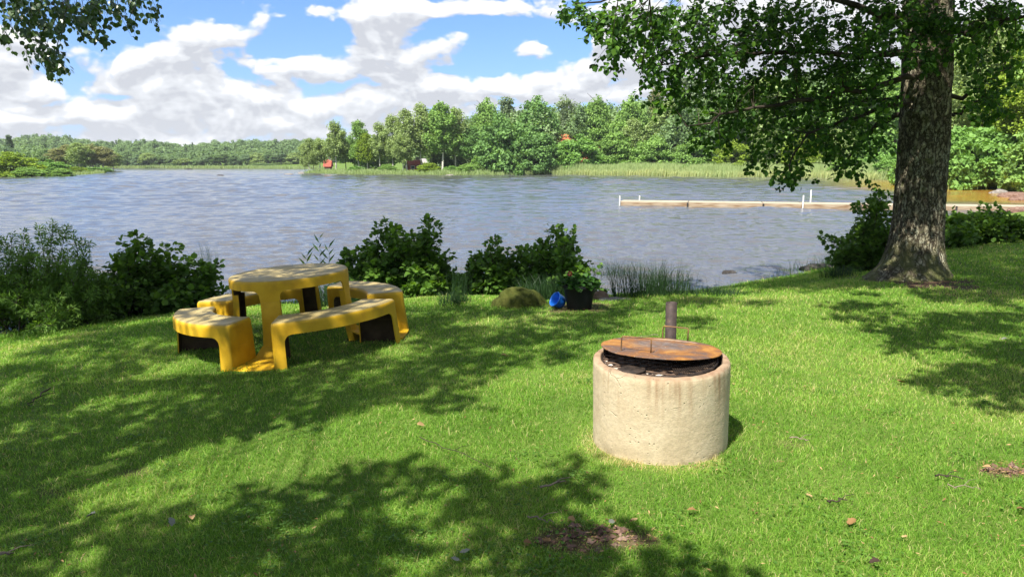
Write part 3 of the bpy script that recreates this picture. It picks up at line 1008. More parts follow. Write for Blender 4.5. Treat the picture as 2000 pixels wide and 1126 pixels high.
LOW = [
    ('bush', 840, 168, 315, 50, 'lime', 'lime green dome shaped bush in front of the red cabin'),
    ('bush', 885, 168, 322, 44, 'fresh', 'low green shrub right of the lime green bush'),
    ('bush', 910, 166, 318, 40, 'mid', 'leafy shrub left of the dense alder at the water'),
    ('bush', 700, 182, 322, 36, 'fresh', 'low shrub at the foot of the pointed birch'),
    ('bush', 760, 178, 318, 40, 'mid', 'low shrub below the slender birch stems'),
    ('bush', 1440, 144, 310, 46, 'lime', 'yellowish rounded bush at the back of the reed bed'),
    ('bush', 1335, 150, 318, 22, 'fresh', 'small bush standing alone in the reeds'),
    ('bush', 1650, 128, 300, 80, 'mid', 'low green bush behind the right part of the reeds'),
    ('bush', 1730, 118, 296, 70, 'fresh', 'low bush beside the reeds at the alder trunk'),
]
for k, px, d, top, wd, mt, lab in LOW:
    tree(k, px, d, top, wd, mt, lab, 'lakeside_bush', 'bush', 'bushes along the far waterline')

LEFT = [
    ('bush', 38, 142, 291, 110, 'lime', 'yellow green spreading bush on the left headland', 'lakeside_bush', 'bush'),
    ('bush', -30, 140, 300, 90, 'lime', 'yellow bush cut by the left edge of the picture', 'lakeside_bush', 'bush'),
    ('bush', 112, 152, 308, 72, 'fresh', 'bright green domed bush on the left headland', 'lakeside_bush', 'bush'),
    ('bush', 66, 139, 322, 66, 'mid', 'low green shrub in front of the yellow green bush', 'lakeside_bush', 'bush'),
    ('bush', 128, 146, 326, 50, 'mid', 'low dark shrub below the bright domed bush', 'lakeside_bush', 'bush'),
    ('bush', 160, 196, 324, 44, 'lime', 'low yellow shrub right of the bright domed bush', 'lakeside_bush', 'bush'),
    ('bush', 195, 205, 325, 62, 'fresh', 'low flat shrub at the end of the left headland', 'lakeside_bush', 'bush'),
    ('aspen', 35, 330, 266, 20, 'conifer', 'dark tree top breaking the skyline at far left', 'pine_tree', 'tree'),
    ('birch', 128, 245, 290, 34, 'tan', 'brownish green birch above the bright domed bush', None, 'tree'),
    ('birch', 146, 250, 284, 30, 'tan', 'brownish birch second from left behind the headland', None, 'tree'),
    ('birch', 168, 245, 280, 36, 'birch', 'tallest pale birch of the row behind the headland', None, 'tree'),
    ('birch', 192, 250, 283, 36, 'tan', 'pale brown birch right of the tallest on the headland', None, 'tree'),
    ('birch', 214, 250, 288, 34, 'tan', 'thin brownish birch near the headland end', None, 'tree'),
    ('birch', 232, 270, 296, 26, 'birch', 'last small birch at the right end of the headland row', None, 'tree'),
    ('broad', 100, 270, 286, 46, 'far', 'green tree behind the headland birches on the left', None, 'tree'),
    ('spruce', 105, 290, 282, 22, 'conifer', 'dark spruce standing between green trees on the left', None, 'tree'),
    ('broad', 20, 300, 282, 60, 'farblue', 'dull green tree above the yellow green bush', None, 'tree'),
]
for k, px, d, top, wd, mt, lab, nm, ct in LEFT:
    tree(k, px, d, top, wd, mt, lab, nm, ct, 'trees and bushes on the left headland')

FARROW = [(260, 292), (282, 300), (300, 296), (322, 304), (345, 302), (368, 308), (392, 306), (415, 302), (440, 300), (463, 296), (488, 300), (512, 296), (535, 292), (556, 300), (578, 296)]
for i, (px, top) in enumerate(FARROW):
    k = ('broad', 'bush', 'broad', 'birch', 'bush')[i % 5]
    words = ('first', 'second', 'third', 'fourth', 'fifth', 'sixth', 'seventh', 'eighth', 'ninth', 'tenth', 'eleventh', 'twelfth', 'thirteenth', 'fourteenth', 'fifteenth')
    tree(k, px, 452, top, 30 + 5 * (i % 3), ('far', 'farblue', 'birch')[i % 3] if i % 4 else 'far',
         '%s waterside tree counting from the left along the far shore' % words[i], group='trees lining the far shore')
for px, top, wd, lab in ((310, 322, 30, 'low pale shrub at the waterline of the far bay'), (520, 318, 50, 'low spreading shrub at the far waterline left of the point'), (470, 324, 26, 'small shrub on the far grassy bank')):
    tree('bush', px, 442 if px < 400 else 430, top, wd, 'far', lab, 'lakeside_bush', 'bush', 'shrubs on the far bank')

RIGHT = [
    ('broad', 1905, 78, 10, 190, 'birch', 'tall sunlit tree right of the alder trunk, yellow green'),
    ('broad', 1990, 72, 60, 160, 'lime', 'yellow green tree cut by the right edge'),
    ('broad', 1860, 92, 40, 150, 'mid', 'tree partly hidden behind the alder trunk on the right'),
    ('broad', 2060, 70, 0, 200, 'mid', 'tall tree just outside the right edge'),
    ('bush', 1885, 73, 240, 150, 'fresh', 'dense bright bush overhanging the brown water'),
    ('bush', 1965, 73, 225, 130, 'fresh', 'dense bush above the red gravel shore'),
    ('bush', 2040, 66, 210, 150, 'mid', 'dark bush at the right edge behind the grass bank'),
    ('bush', 1800, 86, 260, 120, 'fresh', 'leafy thicket behind the alder trunk'),
]


def fine_tree(kind, px, d, top, width, mat, label, seed):
    """nearer trees: the same build with more and smaller leaves"""
    x = (px - CX) / F * d
    zt = EYE[2] + d * (320 - top) / F
    zb = gz1(x, d)
    h = zt - zb
    wid = width / F * d / 2
    old = N_LEAF[kind]
    P, D, N, S, tint = crown(kind, seed, 30000 if kind == 'broad' else 26000)
    sc_ = np.array([wid / BASE_R[kind], wid / BASE_R[kind], h / 15.0])
    root = thing('bushy_tree' if kind == 'bush' else 'broadleaf_tree', (x, d, zb), label, 'tree', 'trees by the water on the right')
    me = leaf_mesh('crown', P * sc_, D, N, S * .62, CARD, tint)
    link('crown', me, M[mat], root)
    tm = trunk_mesh(kind, seed)
    tm.transform(Matrix.Diagonal((*sc_, 1)))
    link('trunk', tm, M['bark_dark'], root)


for i, (k, px, d, top, wd, mt, lab) in enumerate(RIGHT):
    fine_tree(k, px, d, top, wd, mt, lab, 900 + i)

# ------------------------------------------------------------------ the wood that covers the hills, one mass
SKY = np.array([(-200, 268), (0, 270), (40, 268), (100, 264), (160, 268), (230, 276), (300, 272), (360, 281), (390, 280), (430, 276), (500, 274), (600, 270), (690, 268), (760, 252), (850, 228), (900, 228),
                (950, 205), (1060, 198), (1170, 196), (1290, 185), (1350, 165), (1450, 150), (1600, 130), (1750, 110), (2100, 40)], float)


def forest():
    g = np.random.default_rng(11)
    base = []
    for kind, v, n in (('broad', 0, 1500), ('bush', 1, 1500), ('birch', 2, 1100), ('spruce', 0, 1100), ('broad', 3, 1500)):
        (P, D, N, S, tint), _ = VARIANTS[kind, v]
        base.append((kind, P[:n], D[:n], N[:n], S[:n] * 2.1, tint[:n]))
    Ps, Ds, Ns, Ss, Ts = [], [], [], [], []
    spots = []
    for _ in range(850):
        px = g.uniform(-160, 700); d = 462 + 260 * g.random() ** 1.3
        spots.append((px, d, 0))
    for _ in range(150):
        px = g.uniform(-160, 240); d = g.uniform(268, 440)
        spots.append((px, d, 2))
    for _ in range(640):
        px = g.uniform(690, 2150); d = (188 if px < 1290 else 165) + 110 * g.random()
        spots.append((px, d, 1))
    for px, d, zone in spots:
        x = (px - CX) / F * d
        if lake_sd([x], [d])[0] < 4:
            continue
        zb = gz1(x, d)
        sky_y = np.interp(px, SKY[:, 0], SKY[:, 1])
        if zone == 0:
            f = min(1, (d - 462) / 170)
            top = 298 * (1 - f) + sky_y * f + g.normal() * 2.5 + 1
        elif zone == 2:
            top = 300 + g.normal() * 6 - 16 * (d - 268) / 170
        else:
            top = sky_y + 7 + abs(g.normal()) * 17
        h = np.clip(EYE[2] + d * (320 - top) / F - zb, 6, 27)
        kind, P, D, N, S, T = base[g.choice(5, p=[.34, .2, .16, .05, .25] if zone != 1 else [.36, .12, .24, 0, .28])]
        s = h / 15
        wsc = np.clip(s, .6, 1.25 if zone != 1 else 1.5) * g.uniform(.85, 1.2) * (1.35 if zone != 1 and kind != 'spruce' else 1.0) * (1.0 if kind != 'bush' else .8)
        a = g.random() * 6.28
        rot = np.array([[math.cos(a), -math.sin(a), 0], [math.sin(a), math.cos(a), 0], [0, 0, 1]])
        Ps.append((P * np.array([wsc, wsc, s])) @ rot.T + np.array([x, d, zb - .3]))
        Ds.append(D @ rot.T); Ns.append(N @ rot.T); Ss.append(S * (.8 if zone == 1 else 1.0))
        Ts.append(np.clip(T * .35 + g.random() * .65 - (.35 if kind == 'spruce' else 0), 0, 1))
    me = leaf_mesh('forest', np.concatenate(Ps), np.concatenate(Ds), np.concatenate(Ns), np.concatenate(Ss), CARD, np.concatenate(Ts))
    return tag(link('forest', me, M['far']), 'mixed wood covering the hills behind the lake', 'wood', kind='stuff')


forest()


# ------------------------------------------------------------------ reeds and shore grass
def blades(name, base, height, wid, lean, mat, tint, label, cat):
    """upright bent blades, 2 segments each"""
    n = len(base)
    a = rng.random(n) * 6.28
    side = np.stack([np.cos(a), np.sin(a), np.zeros(n)], 1) * wid[:, None]
    ln = lean
    up = np.array([0, 0, 1.0])
    m = base + ln * .35 + up * (height * .6)[:, None]
    t = base + ln + up * (height * np.sqrt(np.maximum(.05, 1 - (np.linalg.norm(ln, axis=1) / (height + 1e-6)) ** 2 * .5)))[:, None]
    V = np.stack([base - side, base + side, m + side * .7, m - side * .7, t], 1)
    k = np.arange(n)[:, None] * 5
    q = (k + np.array([[0, 1, 2, 3]])); tr = k + np.array([[3, 2, 4]])
    f = np.concatenate([q, tr], 1).ravel()
    npf = np.tile([4, 3], n)
    me = mesh_np(name, V.reshape(-1, 3), f, npf, False, {'tint': np.repeat(tint, 5)})
    o = link(name, me, mat)
    return tag(o, label, cat, kind='stuff')


def along(poly, n, inward, g):
    poly = np.asarray(poly, float)
    seg = np.linalg.norm(np.diff(poly, axis=0), axis=1)
    c = np.concatenate([[0], np.cumsum(seg)])
    s = g.random(n) * c[-1]
    x = np.interp(s, c, poly[:, 0]); y = np.interp(s, c, poly[:, 1])
    i = np.clip(np.searchsorted(c, s) - 1, 0, len(seg) - 1)
    t = (poly[i + 1] - poly[i]) / seg[i][:, None]
    nrm = np.stack([t[:, 1], -t[:, 0]], 1)
    w_ = (g.random(n) * (inward[1] - inward[0]) + inward[0])[:, None]
    return np.stack([x, y], 1) + nrm * w_


def make_reeds():
    g = np.random.default_rng(21)
    xy = along([(56, 115), (54.5, 130), (39, 140), (20, 157), (8, 167)], 26000, (-1.5, 9), g)
    z = np.maximum(gz(xy[:, 0], xy[:, 1]), WATER - .1)
    n = len(xy)
    sd = lake_sd(xy[:, 0], xy[:, 1])
    h = (1.4 + .7 * smooth((sd + 1) / 3)) * (.75 + .4 * g.random(n)) * (.75 + .5 * fbm(xy[:, 0] * .2, xy[:, 1] * .2, 4))
    lean = np.stack([g.normal(size=n) * .2 + .1, g.normal(size=n) * .2, np.zeros(n)], 1)
    tint = np.clip(.35 + .3 * g.random(n) + .5 * (fbm(xy[:, 0] * .08, xy[:, 1] * .3, 8) - .5) + .25 * smooth((1 - sd) / 2), 0, 1)
    blades('reeds', np.column_stack([xy, z]), h, np.full(n, .055), lean, M['reed'], tint, 'long belt of pale green reeds along the far shore', 'reeds')
    xy = np.concatenate([along([(8, 167), (-14.4, 160), (-36.7, 174), (-54.4, 196)], 9000, (-.6, 4.5), g), along([(-236, 444), (-190, 430), (-140, 400), (-88, 350)][::-1], 4000, (-.5, 5), g),
                         along([(-113, 206), (-104, 185), (-98, 167), (-96, 139), (-150, 122)][::-1], 7000, (-.4, 4), g), along([(57, 115), (55, 104), (45, 80), (42, 71)][::-1], 3000, (-.3, 3), g)])
    n = len(xy)
    sd = lake_sd(xy[:, 0], xy[:, 1])
    xy = xy[sd > -1.0]; n = len(xy)
    z = np.maximum(gz(xy[:, 0], xy[:, 1]), WATER - .1)
    h = .45 + .7 * g.random(n) * (.5 + fbm(xy[:, 0] * .3, xy[:, 1] * .3, 4)) + (xy[:, 1] > 300) * .6
    lean = np.stack([g.normal(size=n) * .2, g.normal(size=n) * .2, np.zeros(n)], 1)
    blades('shore_grass', np.column_stack([xy, z]), h, .05 + .05 * (xy[:, 1] > 300), lean, M['reed'], g.random(n) * .7, 'fringe of tall grass along the far waterline', 'grass')


make_reeds()


# ------------------------------------------------------------------ houses among the far trees
def box(name, lo, hi, mat, parent=None, bev=0.0):
    import bmesh
    bm = bmesh.new()
    bmesh.ops.create_cube(bm, size=1)
    lo = Vector(lo); hi = Vector(hi)
    for v in bm.verts:
        v.co = Vector([(lo[i] + hi[i]) / 2 + v.co[i] * (hi[i] - lo[i]) for i in range(3)])
    if bev:
        bmesh.ops.bevel(bm, geom=bm.edges[:], offset=bev, segments=2, affect='EDGES')
    me = bpy.data.meshes.new(name); bm.to_mesh(me); bm.free()
    return link(name, me, mat, parent)


def house(name, px, d, base, top, width, wall, roof, label, rz=0.0, depth=6.0):
    x = (px - CX) / F * d
    zb = gz1(x, d) - .3
    zt = EYE[2] + d * (320 - top) / F
    wd = width / F * d
    root = thing(name, (x, d, zb), label, 'house', None, rz)
    H = zt - zb; eave = H * .62
    box('wall', (-wd / 2, -depth / 2, 0), (wd / 2, depth / 2, eave), M[wall], root)
    ov = .4
    V = np.array([(-wd / 2 - ov, -depth / 2 - ov, eave - .1), (wd / 2 + ov, -depth / 2 - ov, eave - .1), (wd / 2 + ov, depth / 2 + ov, eave - .1), (-wd / 2 - ov, depth / 2 + ov, eave - .1),
                  (-wd / 2 - ov, 0, H), (wd / 2 + ov, 0, H)])
    faces = [(0, 1, 5, 4), (2, 3, 4, 5), (1, 2, 5), (3, 0, 4), (3, 2, 1, 0)]
    me = mesh_np('roof', V, np.array([i for f in faces for i in f]), np.array([len(f) for f in faces]))
    rf = link('roof', me, M[roof], root)
    box('chimney', (wd * .15, -.35, H - .9), (wd * .15 + .7, .35, H + .7), M['grey_roof'], rf)
    for sx in (-.25, .25):
        wn = box('window', (wd * sx - .5, -depth / 2 - .05, eave * .35), (wd * sx + .5, -depth / 2 + .02, eave * .8), M['white_paint'], root)
        box('pane', (wd * sx - .4, -depth / 2 - .08, eave * .35 + .1), (wd * sx + .4, -depth / 2 - .052, eave * .8 - .1), M['pane'], wn)


house('cottage', 646, 224, 322, 311, 10, 'red_wood', 'red_wood', 'small red cabin beyond the birches near the tip of the point', .1, 5)
house('boathouse', 812, 186, 330, 312, 22, 'red_wood', 'red_wood', 'faded red boathouse behind the lime green bush', .25, 5)
house('cottage', 838, 200, 330, 310, 24, 'grey_roof', 'grey_roof', 'grey roofed shed behind the lime green bush', -.1, 5)
house('villa', 1128, 192, 330, 264, 84, 'red_wood', 'orange_tile', 'house with orange tiled roof hidden among the trees', .08, 9)

# ------------------------------------------------------------------ stones in the water and along the shore
def stone_at(px, py, sx, sy, sz, mat, label, seed, z=WATER, group='stones in and by the lake', name='stone', cat='stone', rz=0.0):
    p = at_z(px, py, z) if z is not None else on_ground(px, py)
    if z is None:
        p[2] = gz1(p[0], p[1])
    o = link(name, blob(name, sx, sy, sz, seed, .35, 26), M[mat])
    o.location = tuple(p); o.rotation_euler = (0, 0, rz)
    return tag(o, label, cat, group)


stone_at(564, 341.5, 1.1, .6, .35, 'stone_pale', 'pale flat rock in the water left of the point', 1)
stone_at(588, 339, .8, .5, .4, 'stone_pale', 'pale rock nearest the tip of the wooded point', 2)
stone_at(624, 343, .8, .4, .25, 'stone_dark', 'dark low rock in the water before the point', 3)
stone_at(878, 343, .8, .5, .3, 'stone_pale', 'pale rock at the water before the low shrubs', 4)
stone_at(430, 343, .9, .4, .22, 'stone_dark', 'dark rock alone in open water, middle of the lake', 5)
stone_at(368, 331, 1.6, .5, .4, 'stone_dark', 'dark rock far out near the opposite shore', 6)
stone_at(1425, 535, .16, .12, .09, 'stone_dark', 'small dark stone breaking the waves near the lawn', 7)
stone_at(1600, 528, .42, .22, .16, 'stone_dark', 'dark flat boulder on the shore left of the alder', 8)
stone_at(1552, 546, .22, .16, .10, 'stone_dark', 'dark stone at the waters edge below the alder bank', 9)
stone_at(1520, 551, .18, .14, .08, 'stone_dark', 'lowest small dark stone on the bank left of the alder', 10)
stone_at(1170, 585, .12, .10, .11, 'stone_brown', 'brown rounded stone right behind the black flower pot', 11, None)
stone_at(1202, 586, .22, .08, .035, 'stone_pale', 'flat pale stone slab lying right of the brown stone', 12, None)
stone_at(1978, 384, 1.1, .8, .34, 'stone_red', 'red brown rock on the gravel shore at the jetty', 13, WATER)
stone_at(1997, 391, .9, .6, .3, 'stone_red', 'reddish rock at the right edge by the jetty', 14, WATER)
stone_at(1950, 377, .7, .5, .3, 'stone_pale', 'pale rock at the waterline left of the red gravel', 15, WATER)
stone_at(1988, 414, .7, .4, .3, 'stone_red', 'reddish rock in front of the landward end of the jetty', 16, WATER)

md = on_ground(1013, 600)
mound = link('mossy_mound', blob('mossy_mound', .33, .27, .24, 41, .22, 44, 1.9), M['moss'])
mound.location = (md[0], md[1] + .15, gz1(md[0], md[1] + .15) - .02)
tag(mound, 'rounded moss covered stone mound on the lawn left of the blue pot', 'mound')

# ------------------------------------------------------------------ jetty
JA = at_z(1209, 401, WATER); JB = np.array([27.6, 38.6, WATER])
jv = (JB - JA)[:2]; JL = np.linalg.norm(jv); jang = math.atan2(jv[1], jv[0])
jetty = thing('jetty', (JA[0], JA[1], WATER), 'long low floating jetty of pale planks reaching out from the right shore', 'jetty', None, jang)
cuts = [0, 4.0, 8.2, 10.3, 13.3, JL * .82, JL]
JW, JT = 2.1, .23
for i in range(6):
    a, b_ = cuts[i] + .025, cuts[i + 1] - .025
    import bmesh
    bm = bmesh.new()
    nb = 10
    for k in range(nb):
        y0 = k * JW / nb + .008; y1 = (k + 1) * JW / nb - .008
        r_ = bmesh.ops.create_cube(bm, size=1)
        for v in r_['verts']:
            v.co = Vector(((a + b_) / 2 + v.co.x * (b_ - a), (y0 + y1) / 2 + v.co.y * (y1 - y0), JT - .02 + v.co.z * .04 + (k % 3) * .002))
    me = bpy.data.meshes.new('deck'); bm.to_mesh(me); bm.free()
    dk = link('deck', me, M['jetty'], jetty)
    sd_ = box('side_beam', (a, -.035, -.04), (b_, -.004, JT - .006), M['jetty_side'], dk)
    box('side_beam', (a, JW + .004, -.04), (b_, JW + .035, JT - .006), M['jetty_side'], dk)
    box('float', (a + .2, .15, -.3), (b_ - .2, JW - .15, JT - .045), M['jetty_side'], dk)
for i in range(1, 6):
    box('joint_strap', (cuts[i] - .05, -.06, -.06), (cuts[i] + .05, -.037, JT - .02), M['stone_dark'], jetty)
for x, y, h in ((.05, -.1, .58), (1.0, JW + .08, .50), (10.3, -.1, .72), (10.95, JW + .08, .95)):
    box('post', (x - .032, y - .032, -.25), (x + .032, y + .032, h), M['white_paint'], jetty, .01)

# ------------------------------------------------------------------ yellow picnic table with four curved benches
def solid(o, th, mat_in=True, rim=0):
    md_ = o.modifiers.new('thickness', 'SOLIDIFY')
    md_.thickness = th
    md_.offset = -1
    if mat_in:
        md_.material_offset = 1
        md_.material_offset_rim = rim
    return o


def crisp(objs, ang=38):
    """bake the thickness and keep hard corners hard"""
    bpy.context.view_layer.update()
    dg = bpy.context.evaluated_depsgraph_get()
    for o in objs:
        me = bpy.data.meshes.new_from_object(o.evaluated_get(dg))
        o.modifiers.clear()
        o.data = me
        me.set_sharp_from_angle(angle=R(ang))


SHELLS = []


def merge_grids(name, grids, mats, parent, th, rim=0):
    Vs, Fs, off = [], [], 0
    for P in grids:
        m, n = P.shape[:2]
        idx = np.arange(m * n).reshape(m, n) + off
        Fs.append(np.stack([idx[:-1, :-1], idx[:-1, 1:], idx[1:, 1:], idx[1:, :-1]], -1).reshape(-1, 4))
        Vs.append(P.reshape(-1, 3)); off += m * n
    V = np.concatenate(Vs); f = np.concatenate(Fs)
    me = mesh_np(name, V, f.ravel(), np.full(len(f), 4), True)
    import bmesh
    bm = bmesh.new(); bm.from_mesh(me)
    bmesh.ops.remove_doubles(bm, verts=bm.verts, dist=0.0004)
    bmesh.ops.dissolve_degenerate(bm, edges=bm.edges, dist=0.0002)
    bm.to_mesh(me); bm.free()
    o = link(name, me, mats, parent)
    SHELLS.append(o)
    return solid(o, th, True, rim)


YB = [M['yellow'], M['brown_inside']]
PTX, PTY = -2.205, 7.36
pt = thing('picnic_table', (PTX, PTY, gz1(PTX, PTY) + .015), 'yellow moulded picnic table with a round top and four curved benches', 'picnic table')
pt.rotation_euler = (0.012, -0.058, R(-3))

TR, TH = .578, .72


def table_pieces():
    f = .028
    arms = [k * math.pi / 2 for k in range(4)]
    hw, fr = .092 / TR, .075 / TR
    ang = []
    for a in arms:
        ang += [a + s for s in (0, hw * .5, hw)] + [a - s for s in (hw * .5, hw)]
        for u in np.linspace(.001, 1, 8):
            ang += [a + hw + fr * u, a - hw - fr * u]
        ang += list(a + np.linspace(hw + fr, math.pi / 2 - hw - fr, 14))
    ang = np.unique(np.round(np.mod(ang, 2 * math.pi), 5))
    ang = np.append(ang, ang[0] + 2 * math.pi)
    zb, zs = TH - .095, TH - .095 - .075 - .03

    def bottom(t):
        d = np.min([abs((t - a + math.pi) % (2 * math.pi) - math.pi) for a in arms]) * TR
        if d <= .0921:
            return zs
        u = (d - .092) / .075
        if u >= 1:
            return zb
        return zb - .075 + .075 * math.sqrt(max(0, 1 - (1 - u) ** 2))

    cols = []
    for t in ang:
        b = bottom(t)
        prof = [(TR + .012 * max(0, (TH - z) / TH), z) for z in np.linspace(b, TH - f, 5)]
        prof += [(TR - f + f * math.cos(q), TH - f + f * math.sin(q)) for q in np.linspace(.3, math.pi / 2, 5)]
        prof += [(r_, TH) for r_ in (.5, .4, .25, .1, .001)]
        cols.append([(r_ * math.cos(t), r_ * math.sin(t), z) for r_, z in prof])
    top = merge_grids('tabletop', [np.transpose(np.array(cols), (1, 0, 2))], YB, pt, .016)
    for a in arms:
        n = 9
        tt = a + np.linspace(-hw, hw, n)
        rows = []
        for z in np.linspace(0, zs - .0006, 14):
            fl = .012 * (TH - z) / TH + .05 * (1 - z / zs) ** 2.2
            row = []
            for i, t in enumerate(tt):
                e = abs(i - (n - 1) / 2) / ((n - 1) / 2)
                ridge = .012 * (1 - e) ** 1 * smooth((zs - z) / .1)
                row.append(((TR + fl + ridge) * math.cos(t), (TR + fl + ridge) * math.sin(t), z))
            rows.append(row)
        left = [[(x * (1 - .10 * s), y * (1 - .10 * s), z) for s in (1, .5, 0) for x, y, z in [row[0]]] for row in rows]
        right = [[(x * (1 - .10 * s), y * (1 - .10 * s), z) for s in (0, .5, 1) for x, y, z in [row[-1]]] for row in rows]
        merge_grids('leg', [np.array(rows), np.array(left), np.array(right)], YB, pt, .012)
        # moulded foot that ties the table leg to the two benches
        rr = np.linspace(.56, 1.13, 22)
        foot = []
        for r_ in rr:
            hw2 = r_ * math.sin(R(9.3)) if r_ > .70 else .092 + (r_ - .56) * .16
            zc = .030 + .085 * float(smooth((.80 - r_) / .24)) - .012 * float(smooth((r_ - 1.05) / .08))
            line = []
            for u in np.linspace(-1, 1, 9):
                y_ = hw2 * u
                line.append((r_ * math.cos(a) - y_ * math.sin(a), r_ * math.sin(a) + y_ * math.cos(a), zc + .012 * abs(u) ** 3))
            foot.append(line[::-1])
        merge_grids('foot_plate', [np.array(foot)], YB, pt, .02)


table_pieces()
BH, BI, BO = .43, .745, 1.115


def bench_pieces():
    f = .034
    w_, fr, zb, zs = .11, .075, BH - .115, BH - .115 - .075 - .02
    for k in range(4):
        t0, t1 = k * math.pi / 2 + R(9.5), (k + 1) * math.pi / 2 - R(9.5)
        L = (t1 - t0) * BO
        ds = list(np.concatenate([[0, .004, .011, .021, f], np.linspace(.06, w_, 4), w_ + np.geomspace(.002, fr, 8)]))
        s = ds + list(np.linspace(w_ + fr + .02, L - w_ - fr - .02, 22)) + [L - q for q in ds[::-1]]

        def prof(d_, low, high):
            d = min(d_, L - d_)
            ins = f - math.sqrt(max(0, f * f - (f - min(d, f)) ** 2))
            if d <= w_ + .0001:
                b = low
            else:
                u = (d - w_) / fr
                b = zb if u >= 1 else zb - fr + fr * math.sqrt(max(0, 1 - (1 - u) ** 2))
            t = t0 + d_ / BO
            bell = .03
            ro, ri = BO - ins * .7, BI + ins * .7
            fl = lambda z: bell * max(0, 1 - z / BH) ** 1.5
            p = [(ro + fl(z), z) for z in np.linspace(b, high, 6)]
            if high > BH - f - .01 - ins:
                p = [(ro + fl(z), z) for z in np.linspace(b, BH - f - ins, 6)]
                p += [(ro - f + f * math.cos(q), BH - ins - f + f * math.sin(q)) for q in np.linspace(.3, math.pi / 2, 5)]
                p += [(r_, BH - ins - .006 * math.sin((r_ - ri - f) / (ro - ri - 2 * f) * math.pi) * float(smooth((d - .03) / .08))) for r_ in np.linspace(ro - f, ri + f, 7)[1:-1]]
                p += [(ri + f - f * math.cos(q), BH - ins - f + f * math.sin(q)) for q in np.linspace(math.pi / 2, .3, 5)]
                p += [(ri - fl(z) * .5, z) for z in np.linspace(BH - f - ins, b, 6)]
            return [(r_ * math.cos(t), r_ * math.sin(t), z) for r_, z in p]
        cols = [prof(d_, zs, 9) for d_ in s]
        G = np.transpose(np.array(cols), (1, 0, 2))
        ends = []
        for ci, flip in ((0, False), (-1, True)):
            c = np.array(cols[ci])
            a, b = c[:11], c[::-1][:11]
            E = np.stack([a * (1 - u) + b * u for u in np.linspace(0, 1, 7)], 1)
            ends.append(E[:, ::-1] if not flip else E)
        seat = merge_grids('bench', [G] + ends, YB, pt, .013)
        for side in (0, 1):
            dl = [q for q in ds if q <= w_ + .0001]
            dl = dl if side == 0 else [L - q for q in dl[::-1]]
            outer, inner = [], []
            for d_ in dl:
                d = min(d_, L - d_)
                ins = f - math.sqrt(max(0, f * f - (f - min(d, f)) ** 2))
                t = t0 + d_ / BO
                zz = np.linspace(0, zs - .0006, 7)
                outer.append([((BO - ins * .7 + .03 * (1 - z / BH) ** 1.5) * math.cos(t), (BO - ins * .7 + .03 * (1 - z / BH) ** 1.5) * math.sin(t), z) for z in zz])
                inner.append([((BI + ins * .7 - .015 * (1 - z / BH) ** 1.5) * math.cos(t), (BI + ins * .7 - .015 * (1 - z / BH) ** 1.5) * math.sin(t), z) for z in zz])
            O = np.transpose(np.array(outer), (1, 0, 2)); I = np.transpose(np.array(inner), (1, 0, 2))[:, ::-1]
            e = 0 if side == 0 else -1
            a = O[:, e]; b = I[:, -1 if side == 0 else 0]
            E = np.stack([a * (1 - u) + b * u for u in np.linspace(0, 1, 6)], 1)
            merge_grids('leg', [O, I, E[:, ::-1] if side == 0 else E], YB, seat, .013)


bench_pieces()
crisp(SHELLS)

# ------------------------------------------------------------------ concrete fire pit with rusty lid
fp = on_ground(1306, 909)
FX, FY = fp[0] * 1.03, fp[1] + .392
FZ = gz1(FX, FY) - .02
fire = lathe('fire_pit', [(.392, -.06), (.392, .12), (.392, .25), (.392, .38), (.391, .46), (.390, .488), (.385, .499), (.375, .505), (.352, .505), (.344, .500), (.340, .490), (.336, .40), (.335, .2), (.335, .05)], 128)
P_ = np.empty(len(fire.vertices) * 3, np.float32); fire.vertices.foreach_get('co', P_); P_ = P_.reshape(-1, 3)
an = np.arctan2(P_[:, 1], P_[:, 0])
P_ *= (1 + .006 * (fbm(an * 5 + 20, P_[:, 2] * 9, 5) - .5) * 2)[:, None] * np.array([1, 1, 0]) + np.array([0, 0, 1])
P_[:, 2] += np.where(P_[:, 2] > .48, (fbm(an * 9 + 20, an * 0, 6) - .5) * .012, 0)
fire.vertices.foreach_set('co', P_.astype(np.float32).ravel())
fire_o = link('fire_pit', fire, M['concrete'])
fire_o.location = (FX, FY, FZ + .02)
FROT = (R(2.2), R(-2.4), R(20))
fire_o.rotation_euler = FROT
tag(fire_o, 'round fire pit made of a pale weathered concrete well ring', 'fire pit')
ash = link('ash_bed', blob('ash_bed', .325, .325, .03, 4, .15, 40), M['ash'], fire_o)
ash.location = (0, 0, .447)

import bmesh
FM = Matrix.Translation((FX, FY, FZ + .02)) @ Matrix.Rotation(FROT[1], 4, 'Y') @ Matrix.Rotation(FROT[0], 4, 'X')


def bars(name, segs, mat, parent, th=.004):
    """flat bars: (x0,y0,x1,y1,width,z)"""
    Vs, Fs, off = [], [], 0
    for x0, y0, x1, y1, wd, z in segs:
        d = np.array([x1 - x0, y1 - y0]); L = np.linalg.norm(d)
        if L < .004:
            continue
        n = np.array([-d[1], d[0]]) / L * wd / 2
        c = [(x0 + n[0], y0 + n[1]), (x0 - n[0], y0 - n[1]), (x1 - n[0], y1 - n[1]), (x1 + n[0], y1 + n[1])]
        V = [(x, y, z) for x, y in c] + [(x, y, z + th) for x, y in c]
        Vs += V
        Fs += [[off + i for i in q] for q in ((3, 2, 1, 0), (4, 5, 6, 7), (0, 1, 5, 4), (1, 2, 6, 5), (2, 3, 7, 6), (3, 0, 4, 7))]
        off += 8
    me = mesh_np(name, np.array(Vs), np.array(Fs).ravel(), np.full(len(Fs), 4))
    return link(name, me, mat, parent)


